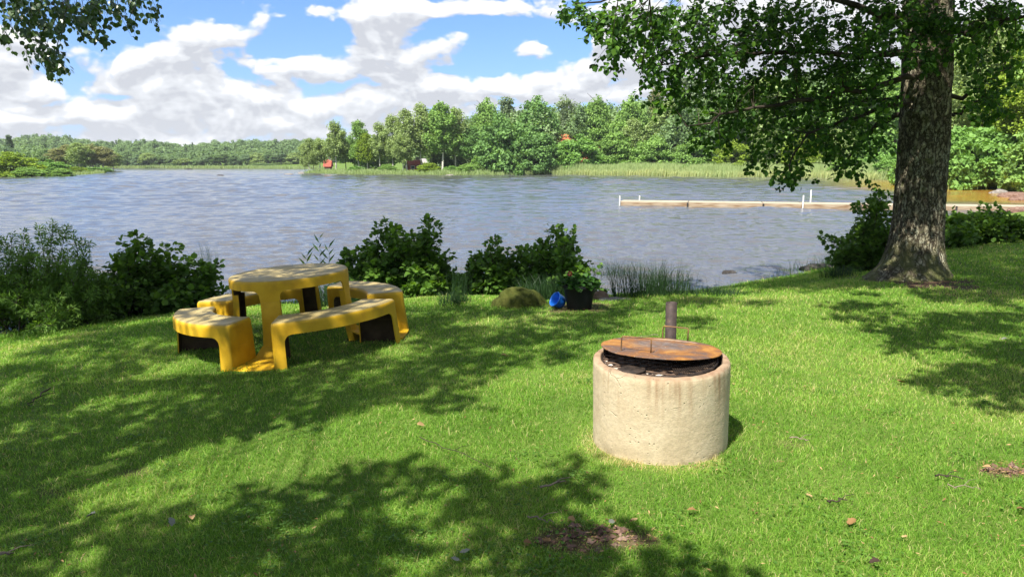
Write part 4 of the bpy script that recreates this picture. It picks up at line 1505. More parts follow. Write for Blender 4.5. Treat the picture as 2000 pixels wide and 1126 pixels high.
grate = thing('grill_grate', FM @ Vector((0, 0, .487)), 'sooty black grill grate lying inside the concrete fire pit', 'grate')
grate.rotation_euler = FM.to_euler()
segs = []
GR = .328
for i in range(-9, 10):
    for ang_ in (R(32), R(-32)):
        c = i * .062
        nx_, ny_ = -math.sin(ang_), math.cos(ang_)
        hh = GR * GR - c * c
        if hh <= 0:
            continue
        hl = math.sqrt(hh)
        px_, py_ = c * nx_, c * ny_
        segs.append((px_ - hl * math.cos(ang_), py_ - hl * math.sin(ang_), px_ + hl * math.cos(ang_), py_ + hl * math.sin(ang_), .016, 0.0 if ang_ > 0 else .0045))
bars('mesh_sheet', segs, M['grate_sheet'], grate)
segs = []
for i in range(26):
    x = .03 + i * .0115
    hl = math.sqrt(max(0, GR ** 2 - x * x))
    segs.append((x, -hl, x - .02, hl * .3, .004, .022))
bars('grill_rods', segs, M['soot_steel'], grate, .004)
dsk = lathe('cover_disc', [(.0005, .016), (.070, .016), (.072, .018), (.070, .022), (.0005, .023)], 40)
dk = link('cover_disc', dsk, M['soot_steel'], grate); dk.location = (-.19, -.215, 0)
link('rim_hoop', lathe('rim_hoop', [(GR - .004, -.02), (GR + .003, -.02), (GR + .003, .012), (GR - .004, .012), (GR - .004, -.02)], 96), M['soot_steel'], grate)
for sx, sy, h_ in ((-.2, -.02, .05), (.14, -.05, .045)):
    bars('prop', [(sx - .004, sy, sx + .004, sy, .004, .01)], M['soot_steel'], grate, h_)

LX, LY, LZ = FX + .002, FY + .055, FZ + .559
LR = .352
a_ = np.arange(160) / 160 * 2 * math.pi
edge_w = 1 + .012 * (fbm(a_ * 7 + 9, a_ * 0, 8) - .5) * 2
rows = []
for z, rr in ((-.003, np.array([.0005, .15, .28, .34])), (.003, np.array([.357])),):
    pass
lidP = []
for r_, z in ((.0005, -.004), (.2, -.004), (.33, -.004), (LR - .002, -.004), (LR, -.001), (LR - .002, .002), (.33, .003), (.22, .004), (.1, .005), (.0005, .005)):
    dz = .006 * (fbm(np.cos(a_) * r_ * 5 + 9, np.sin(a_) * r_ * 5, 12) - .5) * 2 * min(1, r_ / .1)
    lidP.append(np.stack([r_ * edge_w * np.cos(a_), r_ * edge_w * np.sin(a_), z + dz], 1))
lid = link('pit_lid', grid_mesh('pit_lid', np.array(lidP), True, True), M['rust'])
lid.location = (LX, LY, LZ)
lid.rotation_euler = (-.060, .03, 0)
tag(lid, 'round rusty steel lid with two rod handles resting on the fire pit', 'lid')
for (x0, y0), (x1, y1), h_ in (((-.255, -.135), (-.095, -.19), .085), ((.075, .315), (.218, .245), .082)):
    pts = [(x0, y0, 0), (x0, y0, h_ * .5), (x0, y0, h_ - .008), (x0 + (x1 - x0) * .05, y0 + (y1 - y0) * .05, h_), ((x0 + x1) / 2, (y0 + y1) / 2, h_), (x1 - (x1 - x0) * .05, y1 - (y1 - y0) * .05, h_), (x1, y1, h_ - .008), (x1, y1, h_ * .5), (x1, y1, 0)]
    link('handle', tubes_mesh('handle', [(pts, .0042, .0042)], 8), M['rust_rod'], lid)

pp = at_y(1312, 657, FY + .50)
pz = gz1(pp[0], FY + .50)
ptop = EYE[2] + ray(1312, 590)[2] / ray(1312, 590)[1] * (FY + .50)
pipe = lathe('steel_post', [(.036, -.1), (.036, ptop - pz - .002), (.033, ptop - pz), (.031, ptop - pz - .002), (.031, ptop - pz - .2), (.0005, ptop - pz - .2)], 32)
po = link('steel_post', pipe, M['post_steel'])
po.location = (pp[0], FY + .50, pz); po.rotation_euler = (0, R(-.8), 0)
tag(po, 'brown steel pipe standing upright in the grass behind the fire pit', 'post')
hole = lathe('bolt_hole', [(.0005, 0), (.0075, 0), (.0075, .002), (.0005, .002)], 16)
ho = link('bolt_hole', hole, M['pot'], po); ho.location = (-.012, -.0345, ptop - pz - .285); ho.rotation_euler = (math.pi / 2, 0, -.33)

# ------------------------------------------------------------------ flower pot, blue pot
fpt = on_ground(1133, 606)
PX_, PY_ = fpt[0], fpt[1] + .13
PZ_ = gz1(PX_, PY_)
pot_s = (62 / F * 9.4) / .40
potm = lathe('flower_pot', [(.001, .0), (.135, .0), (.140, .01), (.165, .16), (.180, .255), (.182, .26), (.198, .262), (.200, .268), (.200, .295), (.197, .30), (.190, .298), (.186, .27), (.178, .25), (.001, .25)], 64)
pot = link('flower_pot', potm, [M['pot']])
pot.location = (PX_, PY_, PZ_ - .01); pot.scale = (pot_s,) * 3
tag(pot, 'large black plastic flower pot standing at the edge of the lawn', 'flower pot')
gr_ = np.random.default_rng(5)
ger = thing('geranium', (PX_, PY_, PZ_ + .25 * pot_s), 'leafy green geranium with one red flower growing in the black pot', 'plant')
n = 330
u = unit(n, gr_); u[:, 2] = np.abs(u[:, 2])
Pl = u * np.array([.225, .20, .13]) * (gr_.random(n) ** .35)[:, None] + np.array([0, 0, .02])
Dl = u * np.array([1, 1, .3]) + unit(n, gr_) * .5 + np.array([0, 0, -.2])
link('leaves', leaf_mesh('leaves', Pl, Dl, u + unit(n, gr_) * .5 + np.array([0, 0, .6]), .05 + .03 * gr_.random(n), ALDER_LEAF), M['geranium'], ger)
link('stem', tubes_mesh('stem', [([(0, 0, -.02), (u[i, 0] * .1, u[i, 1] * .1, .06), tuple(Pl[i])], .004, .002) for i in range(30)] + [([(-.05, -.02, 0), (-.1, -.05, .1), (-.115, -.06, .165)], .004, .003)], 5), M['geranium'], ger)
n = 30
u = unit(n, gr_)
link('flower', leaf_mesh('flower', u * .014 + np.array([-.118, -.06, .172]), u + unit(n, gr_) * .4, unit(n, gr_), .014 + .008 * gr_.random(n), ALDER_LEAF), M['petal'], ger)

bp = on_ground(1091, 602)
bm_ = lathe('blue_pot', [(.001, -.085), (.05, -.085), (.075, -.075), (.092, -.045), (.098, 0), (.098, .05), (.102, .062), (.108, .066), (.107, .071), (.098, .066), (.092, .05), (.092, 0), (.085, -.04), (.07, -.066), (.001, -.075)], 48)
bo = link('blue_pot', bm_, M['blue'])
bo.location = (bp[0], bp[1] + .05, gz1(bp[0], bp[1] + .05) + .084)
bo.rotation_euler = (R(25), R(-58), 0)
bo.scale = (.86,) * 3
tag(bo, 'small blue pot tipped on its side next to the black flower pot', 'pot')

# ------------------------------------------------------------------ shrubs at the water's edge
def spray(stems, per_m, size, g, droop=.15, spread=.09, side=True):
    """leaves and twigs along stems (lists of points)"""
    P, D, N, lines = [], [], [], []
    for pts, start in stems:
        pts = np.asarray(pts, float)
        seg = np.linalg.norm(np.diff(pts, axis=0), axis=1).sum()
        n = max(3, int(seg * per_m))
        t = start + (1 - start) * g.random(n) ** .8
        tt = t * (len(pts) - 1)
        i = np.minimum(tt.astype(int), len(pts) - 2); fr_ = (tt - i)[:, None]
        q = pts[i] * (1 - fr_) + pts[i + 1] * fr_
        tang = pts[i + 1] - pts[i]; tang /= np.linalg.norm(tang, axis=1, keepdims=True) + 1e-9
        o = unit(n, g); o -= tang * (o * tang).sum(1, keepdims=True) * .6
        reach = spread * (.25 + g.random(n)) * (1.25 - t)
        P.append(q + o * reach[:, None]); D.append(o + tang * .5 + np.array([0, 0, -droop])); N.append(unit(n, g) * .55 + np.array([0, -.15, .8]))
    P = np.concatenate(P); D = np.concatenate(D); N = np.concatenate(N)
    return P, D, N, size * (.65 + .6 * g.random(len(P)))


def shrub(name, label, base, tips, y, dy, leaf, seed, mat='leaf_shrub', tmpl=ALDER_LEAF, per_m=75, extra=2, spread=.13, group='shrubs at the near waters edge'):
    g = np.random.default_rng(seed)
    bs = [at_y(b[0], b[1], y) for b in base]
    root_p = np.mean(bs, 0)
    root_p[2] = gz1(root_p[0], root_p[1])
    root = thing(name, root_p, label, 'shrub', group)
    stems, lines = [], []
    T = []
    for px, py in tips:
        T.append(at_y(px, py, y + g.normal() * dy * .5))
    T0 = list(T)
    for t in T0:
        for _ in range(extra):
            b = T0[g.integers(len(T0))]
            m = t * (.55 + .35 * g.random()) + b * 0
            k = g.random() * .4
            q = t * (1 - k) + b * k
            q = q + g.normal(size=3) * np.array([.16, dy, .12])
            q[2] = root_p[2] + (q[2] - root_p[2]) * g.uniform(.3, .93)
            T.append(q)
    for t in T:
        b = min(bs, key=lambda q: abs(q[0] - t[0]) + g.random() * .4) + g.normal(size=3) * np.array([.12, .18, 0])
        b[2] = gz1(b[0], b[1]) - .03
        s = np.linspace(0, 1, 7)[:, None]
        bend = np.array([0, 0, 1.0]) * np.linalg.norm(t - b) * .16
        pts = b * (1 - s) + t * s + bend * (s * (1 - s) * 1.6) + g.normal(size=(7, 3)) * .018 * np.sin(s * math.pi)
        stems.append((pts - root_p, .10))
        lines.append((pts - root_p, .010, .002))
        # side twigs
        for _ in range(4):
            i = g.integers(2, 6)
            d = g.normal(size=3) * np.array([1, 1, .6]) + np.array([0, 0, .5]); d /= np.linalg.norm(d)
            L = .14 + .22 * g.random()
            pp_ = pts[i] + d * np.linspace(0, L, 4)[:, None]
            stems.append((pp_ - root_p, .2)); lines.append((pp_ - root_p, .004, .0015))
    P, D, N, S = spray(stems, per_m, leaf, g, .15, spread)
    keep = P[:, 2] + root_p[2] > gz(P[:, 0] + root_p[0], P[:, 1] + root_p[1]) + .01
    hh = (P[:, 2] - P[:, 2].min()) / max(.1, np.ptp(P[:, 2]))
    tint = np.clip(g.random(len(P)) * .8 + .2 * hh, 0, 1)
    link('foliage', leaf_mesh('foliage', P[keep], D[keep], N[keep], S[keep], tmpl, tint[keep]), M[mat], root)
    link('stem', tubes_mesh('stem', lines, 5), M['bark_twig'], root)
    return root


shrub('willow_shrub', 'big fine leaved shrub at the left edge in front of the water', [(20, 630), (70, 628), (120, 622), (170, 612), (-40, 635)],
      [(0, 462), (25, 455), (48, 448), (76, 440), (103, 432), (130, 440), (142, 462), (158, 478), (172, 500), (20, 490), (60, 480), (100, 470), (120, 500), (150, 520), (182, 530), (195, 552), (160, 560), (90, 520), (40, 530), (10, 560),
       (-40, 460), (-60, 500), (-30, 540), (70, 560), (130, 560), (175, 575), (110, 590), (30, 590)], 10.9, .5, .062, 1, 'leaf_willow', NARROW_LEAF, 230, 3, .13)
shrub('alder_shrub', 'round leaved alder shrub left of the yellow picnic table', [(255, 600), (300, 598), (340, 590), (370, 585)],
      [(268, 455), (286, 468), (262, 478), (246, 492), (322, 476), (236, 498), (228, 505), (345, 508), (360, 512), (212, 520), (300, 490), (330, 520), (250, 530), (225, 550), (290, 530), (350, 540), (388, 512), (412, 525), (414, 540), (380, 550),
       (398, 560), (215, 575), (240, 580), (360, 575)], 12.0, .35, .098, 2, per_m=58, extra=2, spread=.13)
shrub('alder_shrub', 'low leafy sprig between the fine leaved shrub and the alder shrub', [(195, 612), (220, 606)], [(190, 555), (205, 545), (222, 560), (185, 580), (210, 585)], 11.4, .2, .06, 3, per_m=70)
shrub('alder_shrub', 'tall alder shrub behind the right side of the yellow picnic table', [(730, 590), (770, 592), (810, 590), (840, 588)],
      [(752, 424), (740, 438), (772, 440), (800, 452), (838, 424), (832, 445), (822, 470), (846, 456), (790, 462), (760, 470), (730, 490), (700, 484), (678, 492), (664, 512), (656, 530), (690, 520), (720, 520), (856, 495), (878, 503), (862, 515),
       (845, 520), (868, 545), (850, 560), (660, 555), (690, 560), (740, 540), (800, 510), (820, 540)], 12.4, .4, .088, 4, per_m=66, extra=3, spread=.14)
shrub('alder_shrub', 'left half of the shrub pair behind the blue pot, sparse and lower', [(920, 590), (960, 590)],
      [(966, 465), (955, 472), (940, 492), (975, 490), (995, 486), (925, 505), (918, 530), (945, 520), (975, 515), (905, 560), (930, 555), (960, 550), (985, 530)], 12.5, .3, .08, 5, per_m=62, extra=2)
shrub('alder_shrub', 'taller dense half of the shrub pair directly behind the black flower pot', [(1020, 592), (1060, 592), (1095, 590)],
      [(1075, 442), (1088, 450), (1102, 468), (1118, 470), (1062, 468), (1040, 480), (1020, 488), (1100, 490), (1120, 505), (1130, 515), (1010, 510), (1045, 505), (1080, 500), (1110, 530), (1130, 545), (1005, 545), (1040, 540), (1085, 540), (1120, 560)], 12.5, .35, .08, 6, per_m=66, extra=3)
shrub('alder_shrub', 'short upright sprig rising over the right rim of the black flower pot', [(1143, 575)], [(1139, 530), (1145, 536), (1136, 537)], 10.6, .05, .07, 7, per_m=50, extra=1, spread=.06)
shrub('waterside_shrub', 'dark shrub on the bank directly left of the alder trunk', [(1690, 515), (1720, 510), (1740, 505)],
      [(1722, 376), (1738, 380), (1712, 390), (1695, 400), (1735, 410), (1705, 425), (1680, 430), (1668, 440), (1655, 465), (1645, 488), (1660, 492), (1690, 470), (1720, 450), (1740, 440), (1755, 400), (1700, 490), (1650, 510), (1640, 505)], 14.0, .5, .085, 8, per_m=60, extra=3, spread=.15)
shrub('waterside_shrub', 'low broad leafy thicket right of the alder trunk, below the jetty', [(1860, 478), (1900, 478), (1940, 474), (1980, 468)],
      [(1848, 425), (1862, 416), (1880, 422), (1900, 412), (1915, 400), (1925, 420), (1945, 418), (1960, 425), (1980, 428), (1995, 430), (1870, 445), (1910, 440), (1950, 445), (1985, 448), (2010, 440), (1840, 450), (1935, 430)], 17.0, .7, .10, 9, per_m=58, extra=4, spread=.2)


def clump(name, label, px, py, wpx, hpx, n, seed, mat='rush', wid=.0035, lean=.3, y=None, cat='plant', dy=.25, hvar=.6, tintk=.6):
    g = np.random.default_rng(seed)
    c = on_ground(px, py) if y is None else np.array([*at_y(px, py, y)[:2], 0])
    c[2] = gz1(c[0], c[1])
    y_ = c[1]
    x = np.clip(g.normal(size=n), -1.7, 1.7) * (wpx / F * y_ / 2 * .5); yy = np.clip(g.normal(size=n), -1.6, 1.6) * dy * .7
    z = gz(c[0] + x, c[1] + yy)
    z = np.maximum(z, WATER - .15)
    h = hpx / F * y_ * (1 - hvar + hvar * g.random(n) ** .8)
    ln = np.stack([g.normal(size=n) * lean * h + x * .25, g.normal(size=n) * lean * h, 0 * x], 1)
    o = blades(name, np.stack([x, yy, z - c[2] - .02], 1), h, np.full(n, wid), ln, M[mat], g.random(n) * tintk, label, cat)
    del o['kind']
    o.location = tuple(c)
    o['group'] = 'grass tufts and rushes along the near shore'
    return o


clump('rush_clump', 'dense dark rush clump right of the brown stone', 1262, 577, 150, 88, 620, 1, lean=.22, hvar=.85, wid=.003)
clump('rush_clump', 'loose rushes leaning right at the end of the rush row', 1308, 575, 100, 76, 330, 2, lean=.32, hvar=.8, wid=.003)
clump('rush_clump', 'low rushes beside the black flower pot on its right', 1200, 576, 90, 62, 420, 3, lean=.3, hvar=.8, wid=.003)
clump('grass_tuft', 'tall grass in front of the shrub behind the black pot', 1085, 585, 150, 62, 900, 4, lean=.28)
clump('grass_tuft', 'tall thin grass stalks left of the shrub pair', 898, 588, 50, 95, 110, 5, wid=.002, lean=.22)
clump('grass_tuft', 'tall grass under the table between the two rear benches', 650, 598, 120, 70, 800, 6, lean=.25)
clump('grass_tuft', 'thin dry looking stalks right of the round leaved alder shrub', 412, 590, 50, 70, 110, 7, wid=.002, lean=.35)
clump('grass_tuft', 'long drooping grass on the bank left of the alder trunk', 1690, 522, 110, 62, 1800, 8, lean=.45, wid=.005, mat='grass', tintk=.35)
clump('grass_tuft', 'grass at the water between the shrub pair and the table shrub', 885, 592, 60, 34, 300, 9, lean=.3)
clump('grass_tuft', 'small tuft at the shore below the dark flat boulder', 1640, 540, 60, 30, 300, 10, lean=.3)
clump('grass_tuft', 'low tufts on the lawn edge at the middle of the bank', 1400, 575, 110, 24, 500, 11, lean=.35)

for i, (px, pt_, pb, lab) in enumerate(((622, 462, 600, 'tallest reed stalk behind the picnic table'), (597, 497, 600, 'short reed stalk just above the tabletop, leftmost of three'), (640, 480, 600, 'reed stalk nearest to the table shrub'))):
    g = np.random.default_rng(60 + i)
    b = at_y(px, pb, 13.2); t = at_y(px + 2, pt_, 13.2)
    b[2] = WATER - .05
    root = thing('reed_stalk', b, lab, 'plant', 'reed stalks behind the picnic table')
    L = t - b
    s = np.linspace(0, 1, 8)[:, None]
    link('stem', tubes_mesh('stem', [(L * s + np.array([.02, 0, 0]) * np.sin(s * 3), .006, .002)], 5), M['rush'], root)
    m = 11
    tt = np.linspace(.3, .97, m)
    d = np.stack([np.where(np.arange(m) % 2 == 0, 1, -1) * (.45 + .3 * g.random(m)), g.normal(size=m) * .4, .9 + 0 * tt], 1)
    link('leaves', leaf_mesh('leaves', L * tt[:, None], d, np.array([[0, -1, .3]]) + unit(m, g) * .4, (.16 + .18 * g.random(m)) * .72, (NARROW_LEAF[0] * np.array([.55, 1, 1.5]), NARROW_LEAF[1]), g.random(m)), M['rush'], root)

# ------------------------------------------------------------------ the big alder on the bank
AX, AY = on_ground(1782, 540)[:2]
AZ = gz1(AX, AY)
alder = thing('alder_tree', (AX, AY, AZ), 'large alder with rough lichened trunk and dark drooping branches by the lake', 'tree')
AT = np.array([AX, AY, AZ])


def trunk_centre(z):
    return np.array([-.02 * z + .05 * math.sin(z * .8), .03 * z, z])


zz = np.concatenate([np.linspace(-.25, .9, 46), np.linspace(.93, 4.2, 110), np.linspace(4.3, 9, 40)])
na = 180
an = np.arange(na) / na * 2 * math.pi
TP = np.zeros((len(zz), na, 3))
for i, z in enumerate(zz):
    r = .345 - .008 * max(z, 0)
    if z > 4.2:
        r = max(.06, .311 - (z - 4.2) * .055)
    fl = math.exp(-max(z, -.1) / .26)
    lobes = .20 + .45 * np.maximum(0, np.cos(an - 3.45)) ** 5 + .22 * np.maximum(0, np.cos(an - 5.3)) ** 5 + .22 * np.maximum(0, np.cos(an - .35)) ** 6 + .25 * np.maximum(0, np.cos(an - 4.4)) ** 8 + .3 * np.maximum(0, np.cos(an - 1.9)) ** 6
    rr = r * (1 + .05 * np.cos(3 * an + z * .7) + .035 * np.cos(5 * an - z)) + fl * lobes * .66
    plates = fbm(an * 9.5 + fbm(an * 3, np.full(na, z * 3.0), 9) * 1.6, np.full(na, z * 2.6) + 40, 51, 4)
    plates = plates * .5 + .5 * fbm((2 * math.pi - an) * 9.5 + 90, np.full(na, z * 2.6) + 40, 51, 4) if False else plates
    seam = smooth(np.minimum(an, 2 * math.pi - an) / .25)
    rr = rr + (plates - .5) * .065 * seam
    rr += .03 * np.exp(-((z - 2.35) / .12) ** 2 - ((an - 3.4) / .22) ** 2)
    c = trunk_centre(z)
    TP[i, :, 0] = c[0] + rr * np.cos(an); TP[i, :, 1] = c[1] + rr * np.sin(an); TP[i, :, 2] = z
link('trunk', grid_mesh('trunk', TP, True, True), M['bark_alder'], alder)


def limb(pts, r0, r1, g):
    pts = np.asarray(pts, float)
    k = np.linspace(0, len(pts) - 1, 14)
    i = np.minimum(k.astype(int), len(pts) - 2); f = (k - i)[:, None]
    q = pts[i] * (1 - f) + pts[i + 1] * f
    q[1:-1] = (q[:-2] + 2 * q[1:-1] + q[2:]) / 4
    q[1:] += g.normal(size=(13, 3)) * .025
    return (q, r0, r1)


ga = np.random.default_rng(77)


def ap(px, py, dy):
    """point beside the alder seen at this place in the photograph, dy metres nearer or farther than the trunk"""
    return at_y(px, py, AY + dy) - AT


LIMBS = [
    ([trunk_centre(2.9), ap(1700, 170, -.6), ap(1600, 190, -1.0), ap(1480, 200, -1.3), ap(1390, 235, -1.5), ap(1345, 250, -1.6)], .045, .006),
    ([trunk_centre(3.3), ap(1690, 110, -.2), ap(1580, 100, -.4), ap(1470, 105, -.6), ap(1360, 110, -.8), ap(1250, 140, -1.0)], .055, .006),
    ([trunk_centre(3.6), ap(1690, 20, -1.0), ap(1560, -30, -1.8), ap(1400, -30, -2.4), ap(1250, -5, -2.8), ap(1120, 5, -3.0)], .05, .006),
    ([trunk_centre(2.6), ap(1710, 215, -.3), ap(1650, 235, -.7), ap(1580, 260, -1.0), ap(1540, 310, -1.2), ap(1540, 350, -1.3)], .035, .005),
    ([trunk_centre(2.5), ap(1720, 240, .5), ap(1690, 265, .8), ap(1660, 300, .9), ap(1650, 340, 1.0)], .045, .007),
    ([trunk_centre(2.7), ap(1690, 200, .6), ap(1560, 215, 1.2), ap(1460, 245, 1.6), ap(1400, 275, 1.8)], .035, .005),
    ([trunk_centre(2.9), ap(1880, 200, .2), ap(1920, 165, .2), ap(1960, 130, .3)], .045, .008),
    ([trunk_centre(2.55), ap(1865, 228, .1), ap(1900, 200, .0), ap(1925, 185, .0)], .035, .008),
    ([trunk_centre(3.7), ap(1900, 70, -.6), ap(1960, 40, -1.0), ap(2050, 30, -1.4)], .06, .01),
    ([trunk_centre(4.3), np.array([-1.6, -1.4, 5.2]), np.array([-3.2, -2.6, 5.6]), np.array([-4.6, -3.4, 5.4])], .10, .02),
    ([trunk_centre(4.6), np.array([-.4, -1.8, 5.6]), np.array([-.9, -3.5, 6.0]), np.array([-1.2, -4.8, 5.6])], .10, .02),
    ([trunk_centre(4.5), np.array([1.4, -1.5, 5.4]), np.array([2.8, -2.8, 5.8]), np.array([3.8, -3.6, 5.5])], .10, .02),
    ([trunk_centre(5.2), np.array([-1.5, .6, 6.5]), np.array([-3.0, 1.0, 7.0])], .09, .02),
    ([trunk_centre(5.4), np.array([1.5, .8, 6.6]), np.array([3.0, 1.2, 7.0])], .09, .02),
    ([trunk_centre(6), np.array([-.3, -.9, 7.6]), np.array([-.6, -2.0, 8.6])], .08, .02),
]
limbs = [limb(p, a, b, ga) for p, a, b in LIMBS]
LP = np.concatenate([l[0] for l in limbs])
link('limbs', tubes_mesh('limbs', limbs, 8), M['bark_dark'], alder)

# drooping sprays: where the photograph shows foliage, at varied distances about the trunk
SPRAYS = [(1125, 18, 30, 18, 10), (1150, 35, 18, 14, 5), (1205, 45, 45, 38, 26), (1190, 90, 26, 20, 8), (1260, 40, 50, 45, 36), (1265, 110, 32, 26, 14), (1255, 150, 12, 10, 3), (1340, 60, 60, 60, 62), (1330, 140, 50, 40, 32), (1288, 190, 20, 10, 4), (1330, 185, 30, 22, 12),
          (1430, 50, 70, 60, 74), (1430, 150, 70, 60, 66), (1540, 60, 70, 70, 80), (1540, 170, 70, 60, 66), (1640, 70, 60, 70, 72), (1650, 170, 55, 60, 54), (1720, 60, 45, 70, 50), (1730, 170, 25, 60, 24),
          (1395, 235, 48, 32, 26), (1375, 270, 24, 20, 9), (1470, 240, 60, 40, 36), (1560, 250, 50, 35, 30), (1640, 250, 50, 35, 30), (1700, 250, 30, 40, 22), (1500, 290, 24, 26, 9), (1466, 315, 12, 24, 5), (1550, 310, 36, 28, 20),
          (1548, 345, 16, 12, 5), (1650, 300, 36, 26, 18), (1660, 335, 26, 10, 5), (1690, 345, 14, 6, 2), (1505, 340, 10, 10, 2), (1600, 290, 30, 24, 10),
          (1905, 30, 40, 34, 26), (1960, 25, 40, 28, 26), (1930, 100, 32, 30, 14), (1925, 165, 34, 26, 14), (1960, 190, 34, 24, 14), (1905, 205, 24, 18, 8), (1990, 70, 20, 30, 10), (1985, 130, 18, 24, 8), (1895, 100, 20, 40, 8), (1800, 25, 50, 26, 24), (1790, 105, 34, 26, 14), (1850, 60, 30, 40, 12), (1745, 40, 30, 40, 14)]
stems, twigs = [], []
for cx, cy, rx, ry, n in SPRAYS:
    for _ in range(int(n * ((.74 if cy < 225 else .52) if cx < 1870 else .72) + .5)):
        a = ga.random() * 6.28; q = math.sqrt(ga.random())
        near_trunk = 1740 < cx < 1860
        dep = ga.uniform(-1.6, .9) if not near_trunk else ga.uniform(-1.2, -.5)
        if cx < 1300:
            dep = ga.uniform(-2.6, -.6)
        p = ap(cx + rx * q * math.cos(a), cy + ry * q * math.sin(a), dep)
        j = np.argmin(((LP - p) ** 2).sum(1) + ga.random(len(LP)) * .15)
        b = LP[j]
        dist = np.linalg.norm(p - b)
        d = (p - b) / (dist + 1e-6)
        d = d * .5 + ga.normal(size=3) * np.array([.6, .6, .25]) + np.array([-.25 if cx < 1780 else .25, 0, -.35]); d /= np.linalg.norm(d)
        L = .22 + .25 * ga.random()
        s = np.linspace(0, 1, 5)[:, None]
        pts = p - d * L * .5 + d * L * s + np.array([0, 0, -.10]) * s ** 2
        stems.append((pts, .0))
        if dist < 1.1 and ga.random() < .4:
            k = np.linspace(0, 1, 5)[:, None]
            twigs.append((b * (1 - k) + pts[0] * k + np.array([0, 0, .06]) * np.sin(k * math.pi), .006, .003))
        twigs.append((pts, .003, .0012))
P, D, N, S = spray(stems, 60, .064, ga, .45, .085)
# the upper crown, above the picture
up_stems = []
for _ in range(950):
    u = unit(1, ga)[0] * (ga.random() ** .4)
    p = np.array([-1.0, -1.2, 6.0]) + u * np.array([5.2, 4.4, 2.8])
    if fbm(p[0] * .75 + 30 + p[2] * .3, p[1] * .75 + 9, 66, 2) < .47:
        continue
    wp_ = p + AT
    lim = EYE[2] + np.hypot(wp_[0] * .6, wp_[1]) * .235 + .35
    if wp_[2] < lim or wp_[1] < .5:
        continue
    j = np.argmin(((LP - p) ** 2).sum(1)); b = LP[j]
    d = ga.normal(size=3) * np.array([1, 1, .3]) + np.array([0, 0, -.2]); d /= np.linalg.norm(d)
    pts = p + d * np.linspace(-.3, .3, 4)[:, None]
    up_stems.append((pts, .0))
P2, D2, N2, S2 = spray(up_stems, 62, .11, ga, .35, .2)
P = np.concatenate([P, P2]); D = np.concatenate([D, D2]); N = np.concatenate([N, N2]); S = np.concatenate([S, S2])
link('crown', leaf_mesh('crown', P, D, N, S, ALDER_LEAF, np.clip(ga.random(len(P)), 0, 1)), M['leaf_alder'], alder)
link('twigs', tubes_mesh('twigs', twigs, 4), M['bark_twig'], alder)

# ------------------------------------------------------------------ trees behind the camera, whose crowns shade the lawn
SHADE = [  # photograph x, y, half width, half height of each shaded patch of lawn, leaf density
    (120, 1075, 230, 60, 1), (400, 1030, 230, 55, 1), (620, 965, 190, 40, 1), (820, 935, 120, 32, 1), (560, 1100, 300, 40, 1), (820, 1090, 220, 50, 1), (930, 1010, 90, 40, .8), (1090, 1080, 140, 50, .9), (1060, 1000, 60, 40, .8),
    (1125, 935, 36, 16, 1), (1260, 1045, 60, 22, .9), (1290, 1112, 130, 20, 1), (1250, 1060, 100, 30, 1), (1340, 1100, 110, 24, 1), (1180, 1118, 220, 20, 1), (1160, 1040, 90, 30, .9), (1060, 960, 40, 26, .8), (-100, 1030, 150, 80, 1),
    (60, 830, 110, 60, .8), (240, 800, 150, 40, .7), (420, 815, 120, 30, .8), (600, 800, 150, 32, .9), (800, 775, 130, 30, 1), (900, 745, 100, 26, .9), (130, 900, 100, 24, .6), (60, 940, 60, 22, .9), (330, 850, 90, 24, .6),
    (120, 735, 160, 30, .7), (330, 745, 140, 28, .8), (540, 750, 160, 28, .9), (740, 730, 140, 26, .9), (1000, 700, 110, 22, .8), (880, 690, 110, 22, .9),
    (640, 690, 120, 18, 1), (500, 690, 80, 16, .8), (250, 680, 180, 22, .75), (820, 650, 120, 20, .8), (960, 650, 120, 18, .8), (1090, 660, 70, 16, .7), (1100, 625, 110, 14, .9), (1200, 610, 90, 10, .8),
    (180, 640, 180, 18, .7), (400, 640, 120, 20, .8), (700, 620, 240, 14, .8), (900, 610, 140, 12, .9), (1040, 605, 110, 10, .8), (1180, 640, 40, 10, .6), (1340, 625, 60, 8, .5), (1420, 590, 80, 9, .7), (1310, 588, 90, 8, .8),
    (1680, 600, 80, 9, .9), (1760, 622, 110, 12, .8), (1840, 645, 120, 14, .9), (1720, 650, 70, 8, .8), (1950, 620, 90, 22, .9), (1800, 680, 70, 10, .8), (1930, 690, 110, 18, 1), (1890, 730, 100, 12, .9), (1980, 750, 60, 24, 1), (1830, 752, 50, 8, .8),
    (2040, 720, 60, 60, 1), (1950, 790, 40, 10, .7), (1560, 565, 60, 6, .6), (1900, 575, 120, 18, .9), (1960, 520, 90, 18, .9), (1900, 490, 100, 10, .8), (1780, 552, 70, 9, .8), (1640, 556, 60, 9, .9), (1520, 560, 60, 6, .8), (1560, 540, 60, 6, .6)]
gc = np.random.default_rng(15)


